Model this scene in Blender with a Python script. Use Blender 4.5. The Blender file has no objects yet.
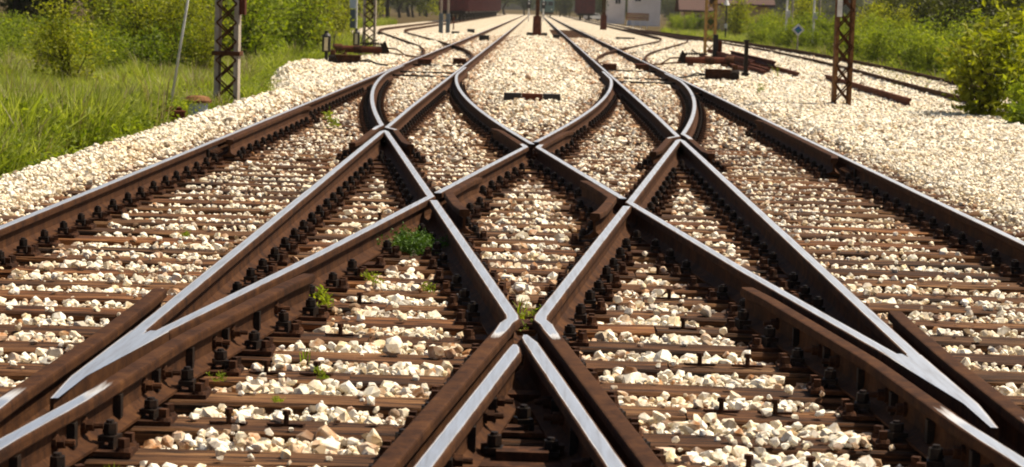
import bpy, bmesh, math, random
import numpy as np
from mathutils import Matrix, Vector

random.seed(7)
RNG = np.random.default_rng(11)
SC = bpy.context.scene
COL = SC.collection

# ------------------------------------------------------------------ camera, sky, sun, exposure
FPX, CAMZ = 2132.0, 1.608
def camera_matrix(t=0.03, vp=(536.0, 10.0)):
    d = Vector(((vp[0]-512)/FPX, -(vp[1]-233.5)/FPX, -1.0)).normalized()
    e = Vector((1, -t, 0.0))
    x = (e - d*e.dot(d)).normalized()
    z = x.cross(d)
    return Matrix((x, d, z)).to_4x4()          # rows = world axes seen from the camera
cam = bpy.data.cameras.new('camera')
cam.sensor_width = 36.0
cam.lens = FPX/1024*36.0
cam.clip_end = 9000
cam.dof.use_dof = True
cam.dof.focus_distance = 12.5
cam.dof.aperture_fstop = 7.0
camo = bpy.data.objects.new('camera', cam)
COL.objects.link(camo)
camo.matrix_world = Matrix.Translation((0, 0, CAMZ)) @ camera_matrix()
SC.camera = camo

SUN_AZ, SUN_EL = math.radians(70), math.radians(57)      # azimuth from +Y towards +X
world = bpy.data.worlds.new('World')
SC.world = world
world.use_nodes = True
wn = world.node_tree
sky = wn.nodes.new('ShaderNodeTexSky')
sky.sky_type = 'NISHITA'
sky.sun_disc = False
sky.sun_elevation = SUN_EL
sky.sun_rotation = SUN_AZ
sky.air_density = 1.0
sky.dust_density = 4.0
sky.ozone_density = 1.0
wn.links.new(sky.outputs[0], wn.nodes['Background'].inputs[0])
wn.nodes['Background'].inputs[1].default_value = 0.068
sun = bpy.data.lights.new('sun', 'SUN')
sun.energy = 5.0
sun.angle = math.radians(0.53)
sun.color = (1.0, 0.89, 0.71)
suno = bpy.data.objects.new('sun', sun)
COL.objects.link(suno)
suno.rotation_euler = Vector((math.sin(SUN_AZ)*math.cos(SUN_EL), math.cos(SUN_AZ)*math.cos(SUN_EL), math.sin(SUN_EL))).to_track_quat('Z', 'Y').to_euler()
SC.view_settings.view_transform = 'Standard'
SC.view_settings.look = 'None'
SC.view_settings.exposure = 0.58
SC.view_settings.gamma = 1.0
SC.view_settings.use_curve_mapping = False
SC.render.engine = 'CYCLES'
SC.cycles.use_denoising = True
SC.cycles.filter_width = 1.9
SC.cycles.volume_bounces = 0
SC.cycles.max_bounces = 6
SC.cycles.transparent_max_bounces = 6

# ------------------------------------------------------------------ helpers
def link(o, parent=None):
    COL.objects.link(o)
    if parent is not None: o.parent = parent
    return o
def tag(o, label=None, cat=None, group=None, kind=None):
    if label: o['label'] = label
    if cat: o['category'] = cat
    if group: o['group'] = group
    if kind: o['kind'] = kind
    return o
def empty(name, loc=(0, 0, 0), rz=0.0, parent=None):
    o = bpy.data.objects.new(name, None)
    o.empty_display_size = 0.2
    o.location = loc; o.rotation_euler = (0, 0, rz)
    return link(o, parent)
def put(name, me, parent=None, loc=(0, 0, 0), rot=(0, 0, 0), scale=None):
    o = bpy.data.objects.new(name, me)
    o.location = loc; o.rotation_euler = rot
    if scale is not None: o.scale = scale
    return link(o, parent)
def copy_tree(o, parent=None):
    c = o.copy(); COL.objects.link(c)
    if parent is not None: c.parent = parent
    for ch in o.children: copy_tree(ch, c)
    return c

class MB:
    """collects shapes; build() makes one mesh"""
    def __init__(s): s.v = []; s.f = []; s.m = []
    def add(s, vs, fs, mi=0):
        b = len(s.v)
        s.v += [tuple(v) for v in vs]
        s.f += [tuple(b+i for i in f) for f in fs]
        s.m += [mi]*len(fs)
        return s
    def box(s, c, d, rz=0.0, mi=0, tilt=None, taper=1.0):
        hx, hy, hz = d[0]/2, d[1]/2, d[2]/2
        vs = []
        for z in (-hz, hz):
            k = taper if z > 0 else 1.0
            vs += [Vector((-hx*k, -hy*k, z)), Vector((hx*k, -hy*k, z)), Vector((hx*k, hy*k, z)), Vector((-hx*k, hy*k, z))]
        M = Matrix.Rotation(rz, 3, 'Z')
        if tilt is not None: M = M @ Matrix.Rotation(tilt[1], 3, tilt[0])
        return s.add([M @ v + Vector(c) for v in vs], [(3, 2, 1, 0), (4, 5, 6, 7), (0, 1, 5, 4), (1, 2, 6, 5), (2, 3, 7, 6), (3, 0, 4, 7)], mi)
    def cyl(s, p0, p1, r0, r1=None, n=8, mi=0, cap=True):
        r1 = r0 if r1 is None else r1
        p0, p1 = Vector(p0), Vector(p1)
        ax = (p1-p0).normalized()
        u = ax.orthogonal().normalized(); w = ax.cross(u)
        vs = []
        for p, r in ((p0, r0), (p1, r1)):
            for i in range(n):
                a = 2*math.pi*i/n
                vs.append(p + u*(r*math.cos(a)) + w*(r*math.sin(a)))
        fs = [(i, (i+1) % n, n+(i+1) % n, n+i) for i in range(n)]
        if cap: fs += [tuple(range(n-1, -1, -1)), tuple(range(n, 2*n))]
        return s.add(vs, fs, mi)
    def bar(s, p0, p1, w, h, mi=0):
        p0, p1 = Vector(p0), Vector(p1)
        ax = (p1-p0).normalized()
        u = ax.cross(Vector((0, 0, 1)))
        u = Vector((1, 0, 0)) if u.length < 1e-4 else u.normalized()
        t = u.cross(ax)
        vs = []
        for p in (p0, p1):
            vs += [p-u*w/2-t*h/2, p+u*w/2-t*h/2, p+u*w/2+t*h/2, p-u*w/2+t*h/2]
        return s.add(vs, [(0, 1, 2, 3), (7, 6, 5, 4), (1, 0, 4, 5), (2, 1, 5, 6), (3, 2, 6, 7), (0, 3, 7, 4)], mi)
    def tube(s, pts, r, n=6, mi=0):
        for a, b in zip(pts[:-1], pts[1:]): s.cyl(a, b, r, r, n, mi)
        return s
    def prism(s, poly, z0, z1, mi=0):
        n = len(poly)
        vs = [(x, y, z0) for x, y in poly]+[(x, y, z1) for x, y in poly]
        return s.add(vs, [tuple(range(n-1, -1, -1)), tuple(range(n, 2*n))]+[(i, (i+1) % n, n+(i+1) % n, n+i) for i in range(n)], mi)
    def mesh(s, name, mats, smooth=False):
        me = bpy.data.meshes.new(name)
        me.from_pydata(s.v, [], s.f)
        for m in (mats if isinstance(mats, (list, tuple)) else [mats]): me.materials.append(m)
        me.polygons.foreach_set('material_index', s.m)
        if smooth: me.polygons.foreach_set('use_smooth', [True]*len(s.f))
        me.update()
        return me
    def build(s, name, mats, parent=None, loc=(0, 0, 0), rot=(0, 0, 0), smooth=False, bevel=0.0):
        o = put(name, s.mesh(name, mats, smooth), parent, loc, rot)
        if bevel:
            b = o.modifiers.new('bevel', 'BEVEL'); b.width = bevel; b.segments = 2; b.limit_method = 'ANGLE'
        return o

# ------------------------------------------------------------------ materials
def newmat(name):
    m = bpy.data.materials.new(name); m.use_nodes = True
    nt = m.node_tree
    return m, nt, nt.nodes['Principled BSDF']
def nd(nt, t, **kw):
    n = nt.nodes.new(t)
    for k, v in kw.items():
        if k.startswith('_'): setattr(n, k[1:], v)
    return n
def ramp(nt, fac, stops):
    r = nt.nodes.new('ShaderNodeValToRGB')
    e = r.color_ramp.elements
    while len(e) < len(stops): e.new(0.5)
    for el, (p, c) in zip(e, stops): el.position = p; el.color = (*c, 1) if len(c) == 3 else c
    nt.links.new(fac, r.inputs[0])
    return r.outputs[0]
def noise(nt, vec, scale, detail=5, rough=0.6, out=0):
    n = nt.nodes.new('ShaderNodeTexNoise')
    n.inputs['Scale'].default_value = scale; n.inputs['Detail'].default_value = detail; n.inputs['Roughness'].default_value = rough
    if vec is not None: nt.links.new(vec, n.inputs['Vector'])
    return n.outputs[out]
def mapping(nt, vec, scale=(1, 1, 1), loc=None):
    n = nt.nodes.new('ShaderNodeMapping'); n.inputs['Scale'].default_value = scale
    nt.links.new(vec, n.inputs['Vector'])
    if loc is not None: nt.links.new(loc, n.inputs['Location'])
    return n.outputs[0]
def mixc(nt, fac, a, b, mode='MIX'):
    n = nt.nodes.new('ShaderNodeMix'); n.data_type = 'RGBA'; n.blend_type = mode
    for sock, val in ((n.inputs['Factor'], fac), (n.inputs[6], a), (n.inputs[7], b)):
        if hasattr(val, 'is_linked'): nt.links.new(val, sock)
        elif isinstance(val, (int, float)): sock.default_value = val
        else: sock.default_value = (*val, 1)
    return n.outputs[2]
def math_(nt, op, a, b=None, c=None):
    n = nt.nodes.new('ShaderNodeMath'); n.operation = op
    for s, v in zip(n.inputs, (a, b, c)):
        if v is None: continue
        if hasattr(v, 'is_linked'): nt.links.new(v, s)
        else: s.default_value = v
    return n.outputs[0]
def bump(nt, bsdf, h, strength=0.4, dist=0.01):
    b = nt.nodes.new('ShaderNodeBump'); b.inputs['Strength'].default_value = strength; b.inputs['Distance'].default_value = dist
    nt.links.new(h, b.inputs['Height']); nt.links.new(b.outputs[0], bsdf.inputs['Normal'])

def rusty(name, dark, mid, light, scale=6.0, rough=0.85, streak=False):
    m, nt, b = newmat(name)
    g = nt.nodes.new('ShaderNodeNewGeometry').outputs['Position']
    n1 = noise(nt, mapping(nt, g, (1, 1, 0.35)) if streak else g, scale, 7, 0.68)
    n2 = noise(nt, g, scale*7, 4, 0.7)
    f = math_(nt, 'ADD', math_(nt, 'MULTIPLY', n1, 0.7), math_(nt, 'MULTIPLY', n2, 0.3))
    nt.links.new(ramp(nt, f, [(0.33, dark), (0.50, mid), (0.68, light)]), b.inputs['Base Color'])
    b.inputs['Roughness'].default_value = rough
    b.inputs['Specular IOR Level'].default_value = 0.12
    bump(nt, b, n2, 0.35, 0.004)
    return m

def rail_material():
    m, nt, b = newmat('rail_steel')
    g = nt.nodes.new('ShaderNodeNewGeometry').outputs['Position']
    at = nt.nodes.new('ShaderNodeAttribute'); at.attribute_name = 'wear'
    n1 = noise(nt, mapping(nt, g, (1.2, 1.2, 0.35)), 6.0, 7, 0.72)
    n2 = noise(nt, g, 42.0, 4, 0.7)
    n3 = noise(nt, mapping(nt, g, (14, 0.8, 14)), 3.0, 4, 0.6)
    f = math_(nt, 'ADD', math_(nt, 'MULTIPLY', n1, 0.65), math_(nt, 'MULTIPLY', n2, 0.35))
    rust = ramp(nt, f, [(0.33, (0.009, 0.0038, 0.0018)), (0.45, (0.034, 0.0125, 0.0046)), (0.59, (0.068, 0.027, 0.0092)), (0.72, (0.12, 0.051, 0.017)), (0.86, (0.19, 0.11, 0.055))])
    wob = math_(nt, 'MULTIPLY', math_(nt, 'SUBTRACT', n3, 0.5), 0.40)
    wear = ramp(nt, math_(nt, 'ADD', at.outputs['Fac'], wob), [(0.40, (0, 0, 0)), (0.74, (1, 1, 1))])
    steel = ramp(nt, n3, [(0.22, (0.58, 0.55, 0.52)), (0.42, (0.82, 0.81, 0.80)), (0.60, (0.93, 0.94, 0.95)), (0.76, (0.84, 0.84, 0.84))])
    nt.links.new(mixc(nt, wear, rust, steel), b.inputs['Base Color'])
    nt.links.new(wear, b.inputs['Metallic'])
    nt.links.new(math_(nt, 'ADD', math_(nt, 'MULTIPLY', wear, -0.46), math_(nt, 'ADD', 0.80, math_(nt, 'MULTIPLY', n2, 0.08))), b.inputs['Roughness'])
    b.inputs['Specular IOR Level'].default_value = 0.12
    bump(nt, b, math_(nt, 'MULTIPLY', n2, math_(nt, 'SUBTRACT', 1.0, wear)), 0.3, 0.004)
    return m

def stone_colour(nt, rnd, pos):
    c = ramp(nt, rnd, [(0.0, (0.42, 0.34, 0.24)), (0.06, (0.70, 0.61, 0.47)), (0.20, (0.84, 0.79, 0.67)), (0.55, (0.88, 0.85, 0.77)), (0.76, (0.80, 0.68, 0.47)), (0.81, (0.80, 0.76, 0.68)), (0.90, (0.56, 0.52, 0.47)), (1.0, (0.25, 0.18, 0.11))])
    n = noise(nt, pos, 30.0, 6, 0.7)
    c = mixc(nt, 1.0, c, ramp(nt, n, [(0.30, (0.46, 0.34, 0.21)), (0.40, (0.84, 0.76, 0.62)), (0.50, (0.98, 0.96, 0.92)), (0.75, (1.0, 1.0, 1.0))]), 'MULTIPLY')
    big = noise(nt, pos, 0.9, 4, 0.65)
    # iron dust blown off the rails tints patches of the bed
    c = mixc(nt, ramp(nt, big, [(0.52, (0, 0, 0)), (0.74, (0.55, 0.55, 0.55))]), c, mixc(nt, 1.0, c, (0.88, 0.70, 0.46), 'MULTIPLY'))
    return c, n
def stone_material(stained=False):
    m, nt, b = newmat('iron_stained_stone' if stained else 'crushed_stone')
    pos = nt.nodes.new('ShaderNodeNewGeometry').outputs['Position']
    rnd = nt.nodes.new('ShaderNodeObjectInfo').outputs['Random']
    c, n = stone_colour(nt, rnd, pos)
    if stained: c = mixc(nt, ramp(nt, noise(nt, pos, 14.0, 4, 0.6), [(0.35, (0.35, 0.35, 0.35)), (0.65, (0.95, 0.95, 0.95))]), c, mixc(nt, 1.0, c, (0.40, 0.19, 0.075), 'MULTIPLY'))
    nt.links.new(c, b.inputs['Base Color'])
    b.inputs['Roughness'].default_value = 0.9; b.inputs['Specular IOR Level'].default_value = 0.2
    bump(nt, b, n, 0.5, 0.006)
    return m
def bed_material():
    m, nt, b = newmat('stone_bed')
    pos = nt.nodes.new('ShaderNodeNewGeometry').outputs['Position']
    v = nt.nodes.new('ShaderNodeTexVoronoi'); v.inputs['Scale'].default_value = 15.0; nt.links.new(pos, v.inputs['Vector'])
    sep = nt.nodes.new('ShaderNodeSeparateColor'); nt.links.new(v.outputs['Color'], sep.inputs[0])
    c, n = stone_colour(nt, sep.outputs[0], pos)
    c = mixc(nt, ramp(nt, v.outputs['Distance'], [(0.25, (0, 0, 0)), (0.62, (0.75, 0.75, 0.75))]), c, (0.16, 0.11, 0.06))  # dark gaps between the drawn stones: crevice shade put into the colour
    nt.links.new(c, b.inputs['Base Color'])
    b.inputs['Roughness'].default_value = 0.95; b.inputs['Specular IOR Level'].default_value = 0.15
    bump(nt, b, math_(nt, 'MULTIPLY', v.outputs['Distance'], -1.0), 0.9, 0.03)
    return m
def timber_material():
    m, nt, b = newmat('weathered_timber')
    tc = nt.nodes.new('ShaderNodeTexCoord').outputs['Object']
    rnd = nt.nodes.new('ShaderNodeObjectInfo').outputs['Random']
    off = nt.nodes.new('ShaderNodeCombineXYZ')
    for i in range(3): nt.links.new(math_(nt, 'MULTIPLY', rnd, 37.0+i*11), off.inputs[i])
    g1 = noise(nt, mapping(nt, tc, (0.9, 26, 26), off.outputs[0]), 1.6, 6, 0.7)
    g2 = noise(nt, mapping(nt, tc, (1.2, 5, 5), off.outputs[0]), 1.4, 5, 0.6)
    f = math_(nt, 'ADD', math_(nt, 'MULTIPLY', g1, 0.6), math_(nt, 'MULTIPLY', g2, 0.4))
    c = ramp(nt, f, [(0.37, (0.005, 0.003, 0.002)), (0.45, (0.032, 0.0135, 0.005)), (0.53, (0.118, 0.054, 0.021)), (0.68, (0.31, 0.18, 0.085))])
    cr = math_(nt, 'ABSOLUTE', math_(nt, 'SUBTRACT', noise(nt, mapping(nt, tc, (0.55, 13, 13), off.outputs[0]), 1.0, 3, 0.5), 0.5))
    crk = ramp(nt, cr, [(0.0, (0.08, 0.07, 0.06)), (0.022, (1, 1, 1))])
    c = mixc(nt, 1.0, c, crk, 'MULTIPLY')
    t = ramp(nt, rnd, [(0.0, (0.55, 0.48, 0.42)), (0.3, (1.0, 0.88, 0.76)), (0.5, (0.85, 0.86, 0.86)), (0.75, (1.25, 1.0, 0.78)), (1.0, (1.05, 1.05, 1.0))])
    nt.links.new(mixc(nt, 1.0, c, t, 'MULTIPLY'), b.inputs['Base Color'])
    b.inputs['Roughness'].default_value = 0.85; b.inputs['Specular IOR Level'].default_value = 0.2
    bump(nt, b, g1, 0.8, 0.012)
    return m
def leaf_material(name, dark, mid, light, trans=0.35):
    m, nt, b = newmat(name)
    g = nt.nodes.new('ShaderNodeNewGeometry')
    rnd = nt.nodes.new('ShaderNodeObjectInfo').outputs['Random']
    n = noise(nt, g.outputs['Position'], 1.1, 3, 0.6)
    f = math_(nt, 'ADD', math_(nt, 'ADD', math_(nt, 'MULTIPLY', g.outputs['Random Per Island'], 0.45), math_(nt, 'MULTIPLY', n, 0.4)), math_(nt, 'MULTIPLY', rnd, 0.25))
    c = ramp(nt, f, [(0.2, dark), (0.55, mid), (0.9, light)])
    nt.links.new(c, b.inputs['Base Color'])
    b.inputs['Roughness'].default_value = 0.55; b.inputs['Specular IOR Level'].default_value = 0.25
    tr = nt.nodes.new('ShaderNodeBsdfTranslucent')
    nt.links.new(mixc(nt, 1.0, c, (1.15, 1.2, 0.5), 'MULTIPLY'), tr.inputs['Color'])
    mx = nt.nodes.new('ShaderNodeMixShader'); mx.inputs[0].default_value = trans
    nt.links.new(b.outputs[0], mx.inputs[1]); nt.links.new(tr.outputs[0], mx.inputs[2])
    nt.links.new(mx.outputs[0], nt.nodes['Material Output'].inputs['Surface'])
    return m
def paint(name, col, rough=0.7, var=0.25, scale=8.0, dirt=(0.12, 0.09, 0.06), metal=0.0):
    m, nt, b = newmat(name)
    g = nt.nodes.new('ShaderNodeNewGeometry').outputs['Position']
    n = noise(nt, g, scale, 6, 0.65)
    nt.links.new(mixc(nt, ramp(nt, n, [(0.42, (0, 0, 0)), (0.75, (var*2, var*2, var*2))]), col, dirt), b.inputs['Base Color'])
    b.inputs['Roughness'].default_value = rough; b.inputs['Metallic'].default_value = metal
    b.inputs['Specular IOR Level'].default_value = 0.3
    return m
def ground_material():
    m, nt, b = newmat('meadow_soil')
    g = nt.nodes.new('ShaderNodeNewGeometry').outputs['Position']
    n = noise(nt, g, 0.7, 6, 0.7); n2 = noise(nt, g, 9.0, 5, 0.7)
    f = math_(nt, 'ADD', math_(nt, 'MULTIPLY', n, 0.55), math_(nt, 'MULTIPLY', n2, 0.45))
    nt.links.new(ramp(nt, f, [(0.36, (0.050, 0.028, 0.014)), (0.52, (0.075, 0.050, 0.020)), (0.66, (0.085, 0.095, 0.02))]), b.inputs['Base Color'])
    b.inputs['Roughness'].default_value = 1.0; b.inputs['Specular IOR Level'].default_value = 0.1
    bump(nt, b, n2, 0.8, 0.05)
    return m

M_RAIL = rail_material()
M_STONE = stone_material()
M_STAINED = stone_material(True)
M_BED = bed_material()
M_TIMBER = timber_material()
M_RUST = rusty('brown_rust', (0.020, 0.008, 0.004), (0.065, 0.025, 0.010), (0.145, 0.060, 0.025), 9)
M_MAST = rusty('mast_rust', (0.050, 0.020, 0.008), (0.15, 0.070, 0.028), (0.27, 0.14, 0.06), 6)
M_RED = rusty('red_rust', (0.030, 0.009, 0.005), (0.085, 0.024, 0.012), (0.16, 0.055, 0.026), 5)
M_ORANGE = rusty('orange_rust', (0.10, 0.035, 0.010), (0.22, 0.085, 0.022), (0.33, 0.15, 0.045), 7)
M_GREASE = rusty('greasy_iron', (0.005, 0.004, 0.003), (0.013, 0.009, 0.007), (0.045, 0.022, 0.012), 22, 0.55)
M_PLATE = rusty('plate_rust', (0.010, 0.005, 0.003), (0.038, 0.015, 0.007), (0.11, 0.044, 0.018), 12)
M_GROUND = ground_material()
M_BARK = rusty('bark', (0.020, 0.015, 0.010), (0.045, 0.033, 0.022), (0.085, 0.065, 0.045), 6, 0.95)
M_LEAF_YELLOW = leaf_material('leaf_yellow_green', (0.095, 0.112, 0.007), (0.24, 0.255, 0.012), (0.40, 0.39, 0.026), 0.52)
M_LEAF_FRESH = leaf_material('leaf_fresh_green', (0.070, 0.110, 0.007), (0.195, 0.245, 0.014), (0.35, 0.39, 0.034), 0.52)
M_LEAF_OLIVE = leaf_material('leaf_olive', (0.020, 0.026, 0.003), (0.054, 0.062, 0.005), (0.115, 0.118, 0.011), 0.4)  # olive leaf, darkened to put the upper right shade into its colour
M_LEAF_DARK = leaf_material('leaf_dark', (0.014, 0.024, 0.005), (0.034, 0.050, 0.009), (0.072, 0.090, 0.016), 0.3)
M_GRASS = leaf_material('grass_blade', (0.11, 0.135, 0.012), (0.27, 0.315, 0.040), (0.46, 0.47, 0.13), 0.52)
M_DRY = leaf_material('dry_grass', (0.12, 0.10, 0.04), (0.22, 0.18, 0.08), (0.32, 0.27, 0.13), 0.3)
M_MOSS = leaf_material('moss_leaf', (0.022, 0.055, 0.006), (0.055, 0.115, 0.010), (0.11, 0.19, 0.02), 0.3)
M_WHITE = paint('white_paint', (0.72, 0.71, 0.67), 0.6, 0.25, 5)
M_CREAM = paint('cream_paint', (0.76, 0.66, 0.42), 0.6, 0.15, 9)
M_BLACK = paint('black_paint', (0.015, 0.014, 0.013), 0.5, 0.2, 9, (0.05, 0.03, 0.02))
M_GREYC = paint('grey_concrete', (0.36, 0.31, 0.25), 0.9, 0.3, 4, (0.15, 0.09, 0.05))
M_BLUEGREY = paint('blue_grey_paint', (0.075, 0.10, 0.125), 0.7, 0.2, 4)
M_PALEBLUE = paint('pale_blue_paint', (0.42, 0.50, 0.58), 0.6, 0.12, 4)
M_BLUE = paint('blue_paint', (0.03, 0.12, 0.42), 0.5, 0.1, 4)
M_GREEN = paint('green_paint', (0.05, 0.26, 0.12), 0.5, 0.1, 4)
M_OCHRE = paint('ochre_paint', (0.33, 0.20, 0.055), 0.7, 0.35, 9, (0.12, 0.05, 0.02))
M_MAROON = paint('maroon_paint', (0.085, 0.018, 0.018), 0.85, 0.35, 2, (0.022, 0.010, 0.010))
M_TEAL = paint('teal_paint', (0.06, 0.12, 0.115), 0.7, 0.2, 2)
M_WALL = paint('white_plaster', (0.72, 0.67, 0.63), 0.9, 0.15, 0.8, (0.42, 0.36, 0.30))
M_BEIGE = paint('beige_plaster', (0.50, 0.36, 0.21), 0.9, 0.2, 0.8, (0.30, 0.2, 0.12))
M_ROOF = paint('brown_tiles', (0.095, 0.052, 0.042), 0.9, 0.3, 2, (0.06, 0.04, 0.03))
M_GLASS, _nt, _b = newmat('window_glass')
_b.inputs['Base Color'].default_value = (0.02, 0.025, 0.03, 1); _b.inputs['Roughness'].default_value = 0.12

# ------------------------------------------------------------------ track geometry
m = 1/9.0
YC, G = 16.0, 0.75
XI, XO, XT = 1.73, 3.23, 2.48
R_ARC, Y_TOE = 250.0, 52.17
Y_ARC = 24.56
def aR(y): return m*(y-YC)+G
def bL(y): return -m*(y-YC)-G
def bR(y): return -m*(y-YC)+G
_al = [(5, -1.97), (7.5, -1.69), (8.9, -1.583), (11.75, -1.228), (16, -0.75), (40, aR(40)-2*G)]
_l2 = [(4, -1.70), (7.5, -1.69), (8.9, -1.662), (24.4, -1.70), (30, -XI), (700, -XI)]
def aL(y): return float(np.interp(y, [p[0] for p in _al], [p[1] for p in _al]))
def l2(y): return float(np.interp(y, [p[0] for p in _l2], [p[1] for p in _l2]))
def branch(y):      # centre line of the left-hand branch beyond the crossing
    if y < Y_ARC: return -m*(y-YC)
    return -XT+R_ARC-math.sqrt(R_ARC**2-min(0, y-Y_TOE)**2)
def span(f, y0, y1, step=1.0):
    n = max(1, int(math.ceil(abs(y1-y0)/step)))
    return [(f(y0+(y1-y0)*i/n), y0+(y1-y0)*i/n) for i in range(n+1)]

RAIL_TOP = 0.19
PROF = [(-0.070, 0.02), (0.070, 0.02), (0.070, 0.031), (0.034, 0.043), (0.012, 0.062), (0.0085, 0.090), (0.010, 0.132), (0.034, 0.147),
        (0.0365, 0.153), (0.0365, 0.178), (0.034, 0.1865), (0.0285, 0.1892), (0.0185, 0.1899), (0.0, 0.190)]
PROF = PROF+[(-x, z) for x, z in PROF[-2:1:-1]]
RAIL_PATHS = []
def rail(name, label, path, wear=1.0, dz=0.0, widths=None, cat='rail', plates=True, parent=None, group=None):
    """path: (x, y) of the head centre; wear: number or list along the path"""
    n = len(path); k = len(PROF)
    w = [wear]*n if isinstance(wear, (int, float)) else list(wear)
    P = [Vector(p) for p in path]
    o0 = Vector((P[0].x, P[0].y))
    vs, ws = [], []
    for i in range(n):
        t = (P[min(i+1, n-1)]-P[max(i-1, 0)])
        if 0 < i < n-1:
            t1, t2 = (P[i]-P[i-1]).normalized(), (P[i+1]-P[i]).normalized()
            t = t1+t2
        t.normalize()
        nx = Vector((t.y, -t.x))
        s = 1.0
        if 0 < i < n-1: s = 1.0/max(0.35, nx.dot(Vector((t1.y, -t1.x))))
        for (px, pz) in PROF:
            q = P[i]+nx*(px*s*(widths[i] if widths else 1.0))-o0
            vs.append((q.x, q.y, pz+dz))
            ws.append(w[i] if pz > 0.1895 else (0.38*w[i] if pz > 0.189 else 0.0))
    fs = []
    for i in range(n-1):
        a, b = i*k, (i+1)*k
        for j in range(k):
            j2 = (j+1) % k
            fs.append((a+j, a+j2, b+j2, b+j))
    fs.append(tuple(range(k-1, -1, -1))); fs.append(tuple((n-1)*k+j for j in range(k)))
    me = bpy.data.meshes.new(name)
    me.from_pydata(vs, [], fs)
    bm = bmesh.new(); bm.from_mesh(me); bmesh.ops.recalc_face_normals(bm, faces=bm.faces); bm.to_mesh(me); bm.free()
    me.attributes.new('wear', 'FLOAT', 'POINT').data.foreach_set('value', ws)
    me.materials.append(M_RAIL)
    o = put(name, me, parent, (o0.x, o0.y, 0))
    if parent is None: tag(o, label, cat, group)
    if plates:
        ys = np.array([p.y for p in P]); xs = np.array([p.x for p in P])
        if ys[0] > ys[-1]: ys, xs = ys[::-1], xs[::-1]
        RAIL_PATHS.append((ys, xs))
    return o

# ------------------------------------------------------------------ ground and ballast bed
gm = MB().add([(-4000, -300, -0.16), (4000, -300, -0.16), (4000, 8000, -0.16), (-4000, 8000, -0.16)], [(0, 1, 2, 3)])
tag(gm.build('ground', M_GROUND), kind='structure')

def edge_left(y): return float(np.interp(y, [0, 38, 42, 48, 60, 66, 78, 100, 130, 700], [-4.72, -4.80, -5.2, -6.0, -6.1, -5.4, -5.8, -9.0, -12.5, -12.5]))
def siding(y): return float(np.interp(y, [38, 41, 50, 62, 74, 94, 120, 150, 185, 200, 700], [8.95, 9.03, 9.40, 10.05, 10.50, 11.00, 10.85, 9.85, 8.65, 8.35, 8.35]))
def edge_right(y): return float(np.interp(y, [0, 20, 34, 37, 41], [9.0, 8.4, 7.7, 8.2, siding(41)+1.0])) if y < 41 else (siding(y)+1.0 if y < 100 else max(siding(y)+1.2, 11.5))
def bed_height(x, y):
    crib = -0.080
    top = 0.0
    if y > 30:
        c = abs(x)
        inner = -branch(y)-G-0.55 if y < Y_TOE else XI-0.5
        k = min(1, max(0, (inner-c)/0.3)) if c < inner else (min(1, max(0, (c-3.75)/0.3)))
    else:
        k = min(1, max(0, (abs(x)-3.75)/0.3))
    far = min(1.0, max(0.0, (y-26)/25.0))
    h = crib*(1-k)*(1-0.55*far)+(top+0.02)*k
    # loose heap of stone left of the second mast
    h += 0.20*math.exp(-((x+5.8)/0.8)**2-((y-50)/5.0)**2)
    h += 0.06*math.exp(-((x+4.3)/0.35)**2)
    return h
ys = np.concatenate([np.arange(3.0, 40, 0.6), np.arange(40, 130, 2.0), np.arange(130, 700, 20.0)])
NX = 56
vs, fs = [], []
for y in ys:
    xl, xr = edge_left(y), edge_right(y)
    for i in range(NX+1):
        x = xl+(xr-xl)*i/NX
        e = min((x-xl)/0.45, (xr-x)/0.7, 1.0)
        z = bed_height(x, y)*e-0.22*(1-e)
        wob = 0.10*math.sin(y*1.7+1.3*math.sin(y*0.63)) if i in (0, NX) else 0.0
        vs.append((x+wob, y, z+(random.uniform(-0.012, 0.012) if y < 60 else 0)))
for j in range(len(ys)-1):
    for i in range(NX):
        a = j*(NX+1)+i
        fs.append((a, a+1, a+NX+2, a+NX+1))
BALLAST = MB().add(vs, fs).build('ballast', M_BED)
tag(BALLAST, 'pale crushed stone bed under the crossing tracks', None, None, 'structure')

# ------------------------------------------------------------------ rails of the double crossover
def flip(path, s): return [(x*s, y) for x, y in path]
def web_bolts(o, path_fn, y0, y1, step, side, s, me):
    y = y0; k = 0
    while y <= y1:
        x = path_fn(y)*s
        put('web_bolt', me, o, (x-o.location.x, y-o.location.y, 0.098), (0, 0, 0 if side*s > 0 else math.pi))
        k += 1
        y += step*(0.55 if k % 2 else 1.45)
def web_bolt_mesh():
    b = MB()
    b.cyl((0.006, 0, 0), (0.022, 0, 0), 0.030, 0.030, 10)
    b.cyl((0.022, 0, 0), (0.048, 0, 0), 0.023, 0.023, 6)
    b.cyl((0.048, 0, 0), (0.082, 0, 0), 0.012, 0.012, 8)
    return b.mesh('web_bolt', M_PLATE)
ME_WEB = web_bolt_mesh()
def spacer_mesh():
    return MB().box((0.022, 0, -0.004), (0.028, 0.05, 0.088)).mesh('spacer', M_GREASE)
ME_SPACER = spacer_mesh()

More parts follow.
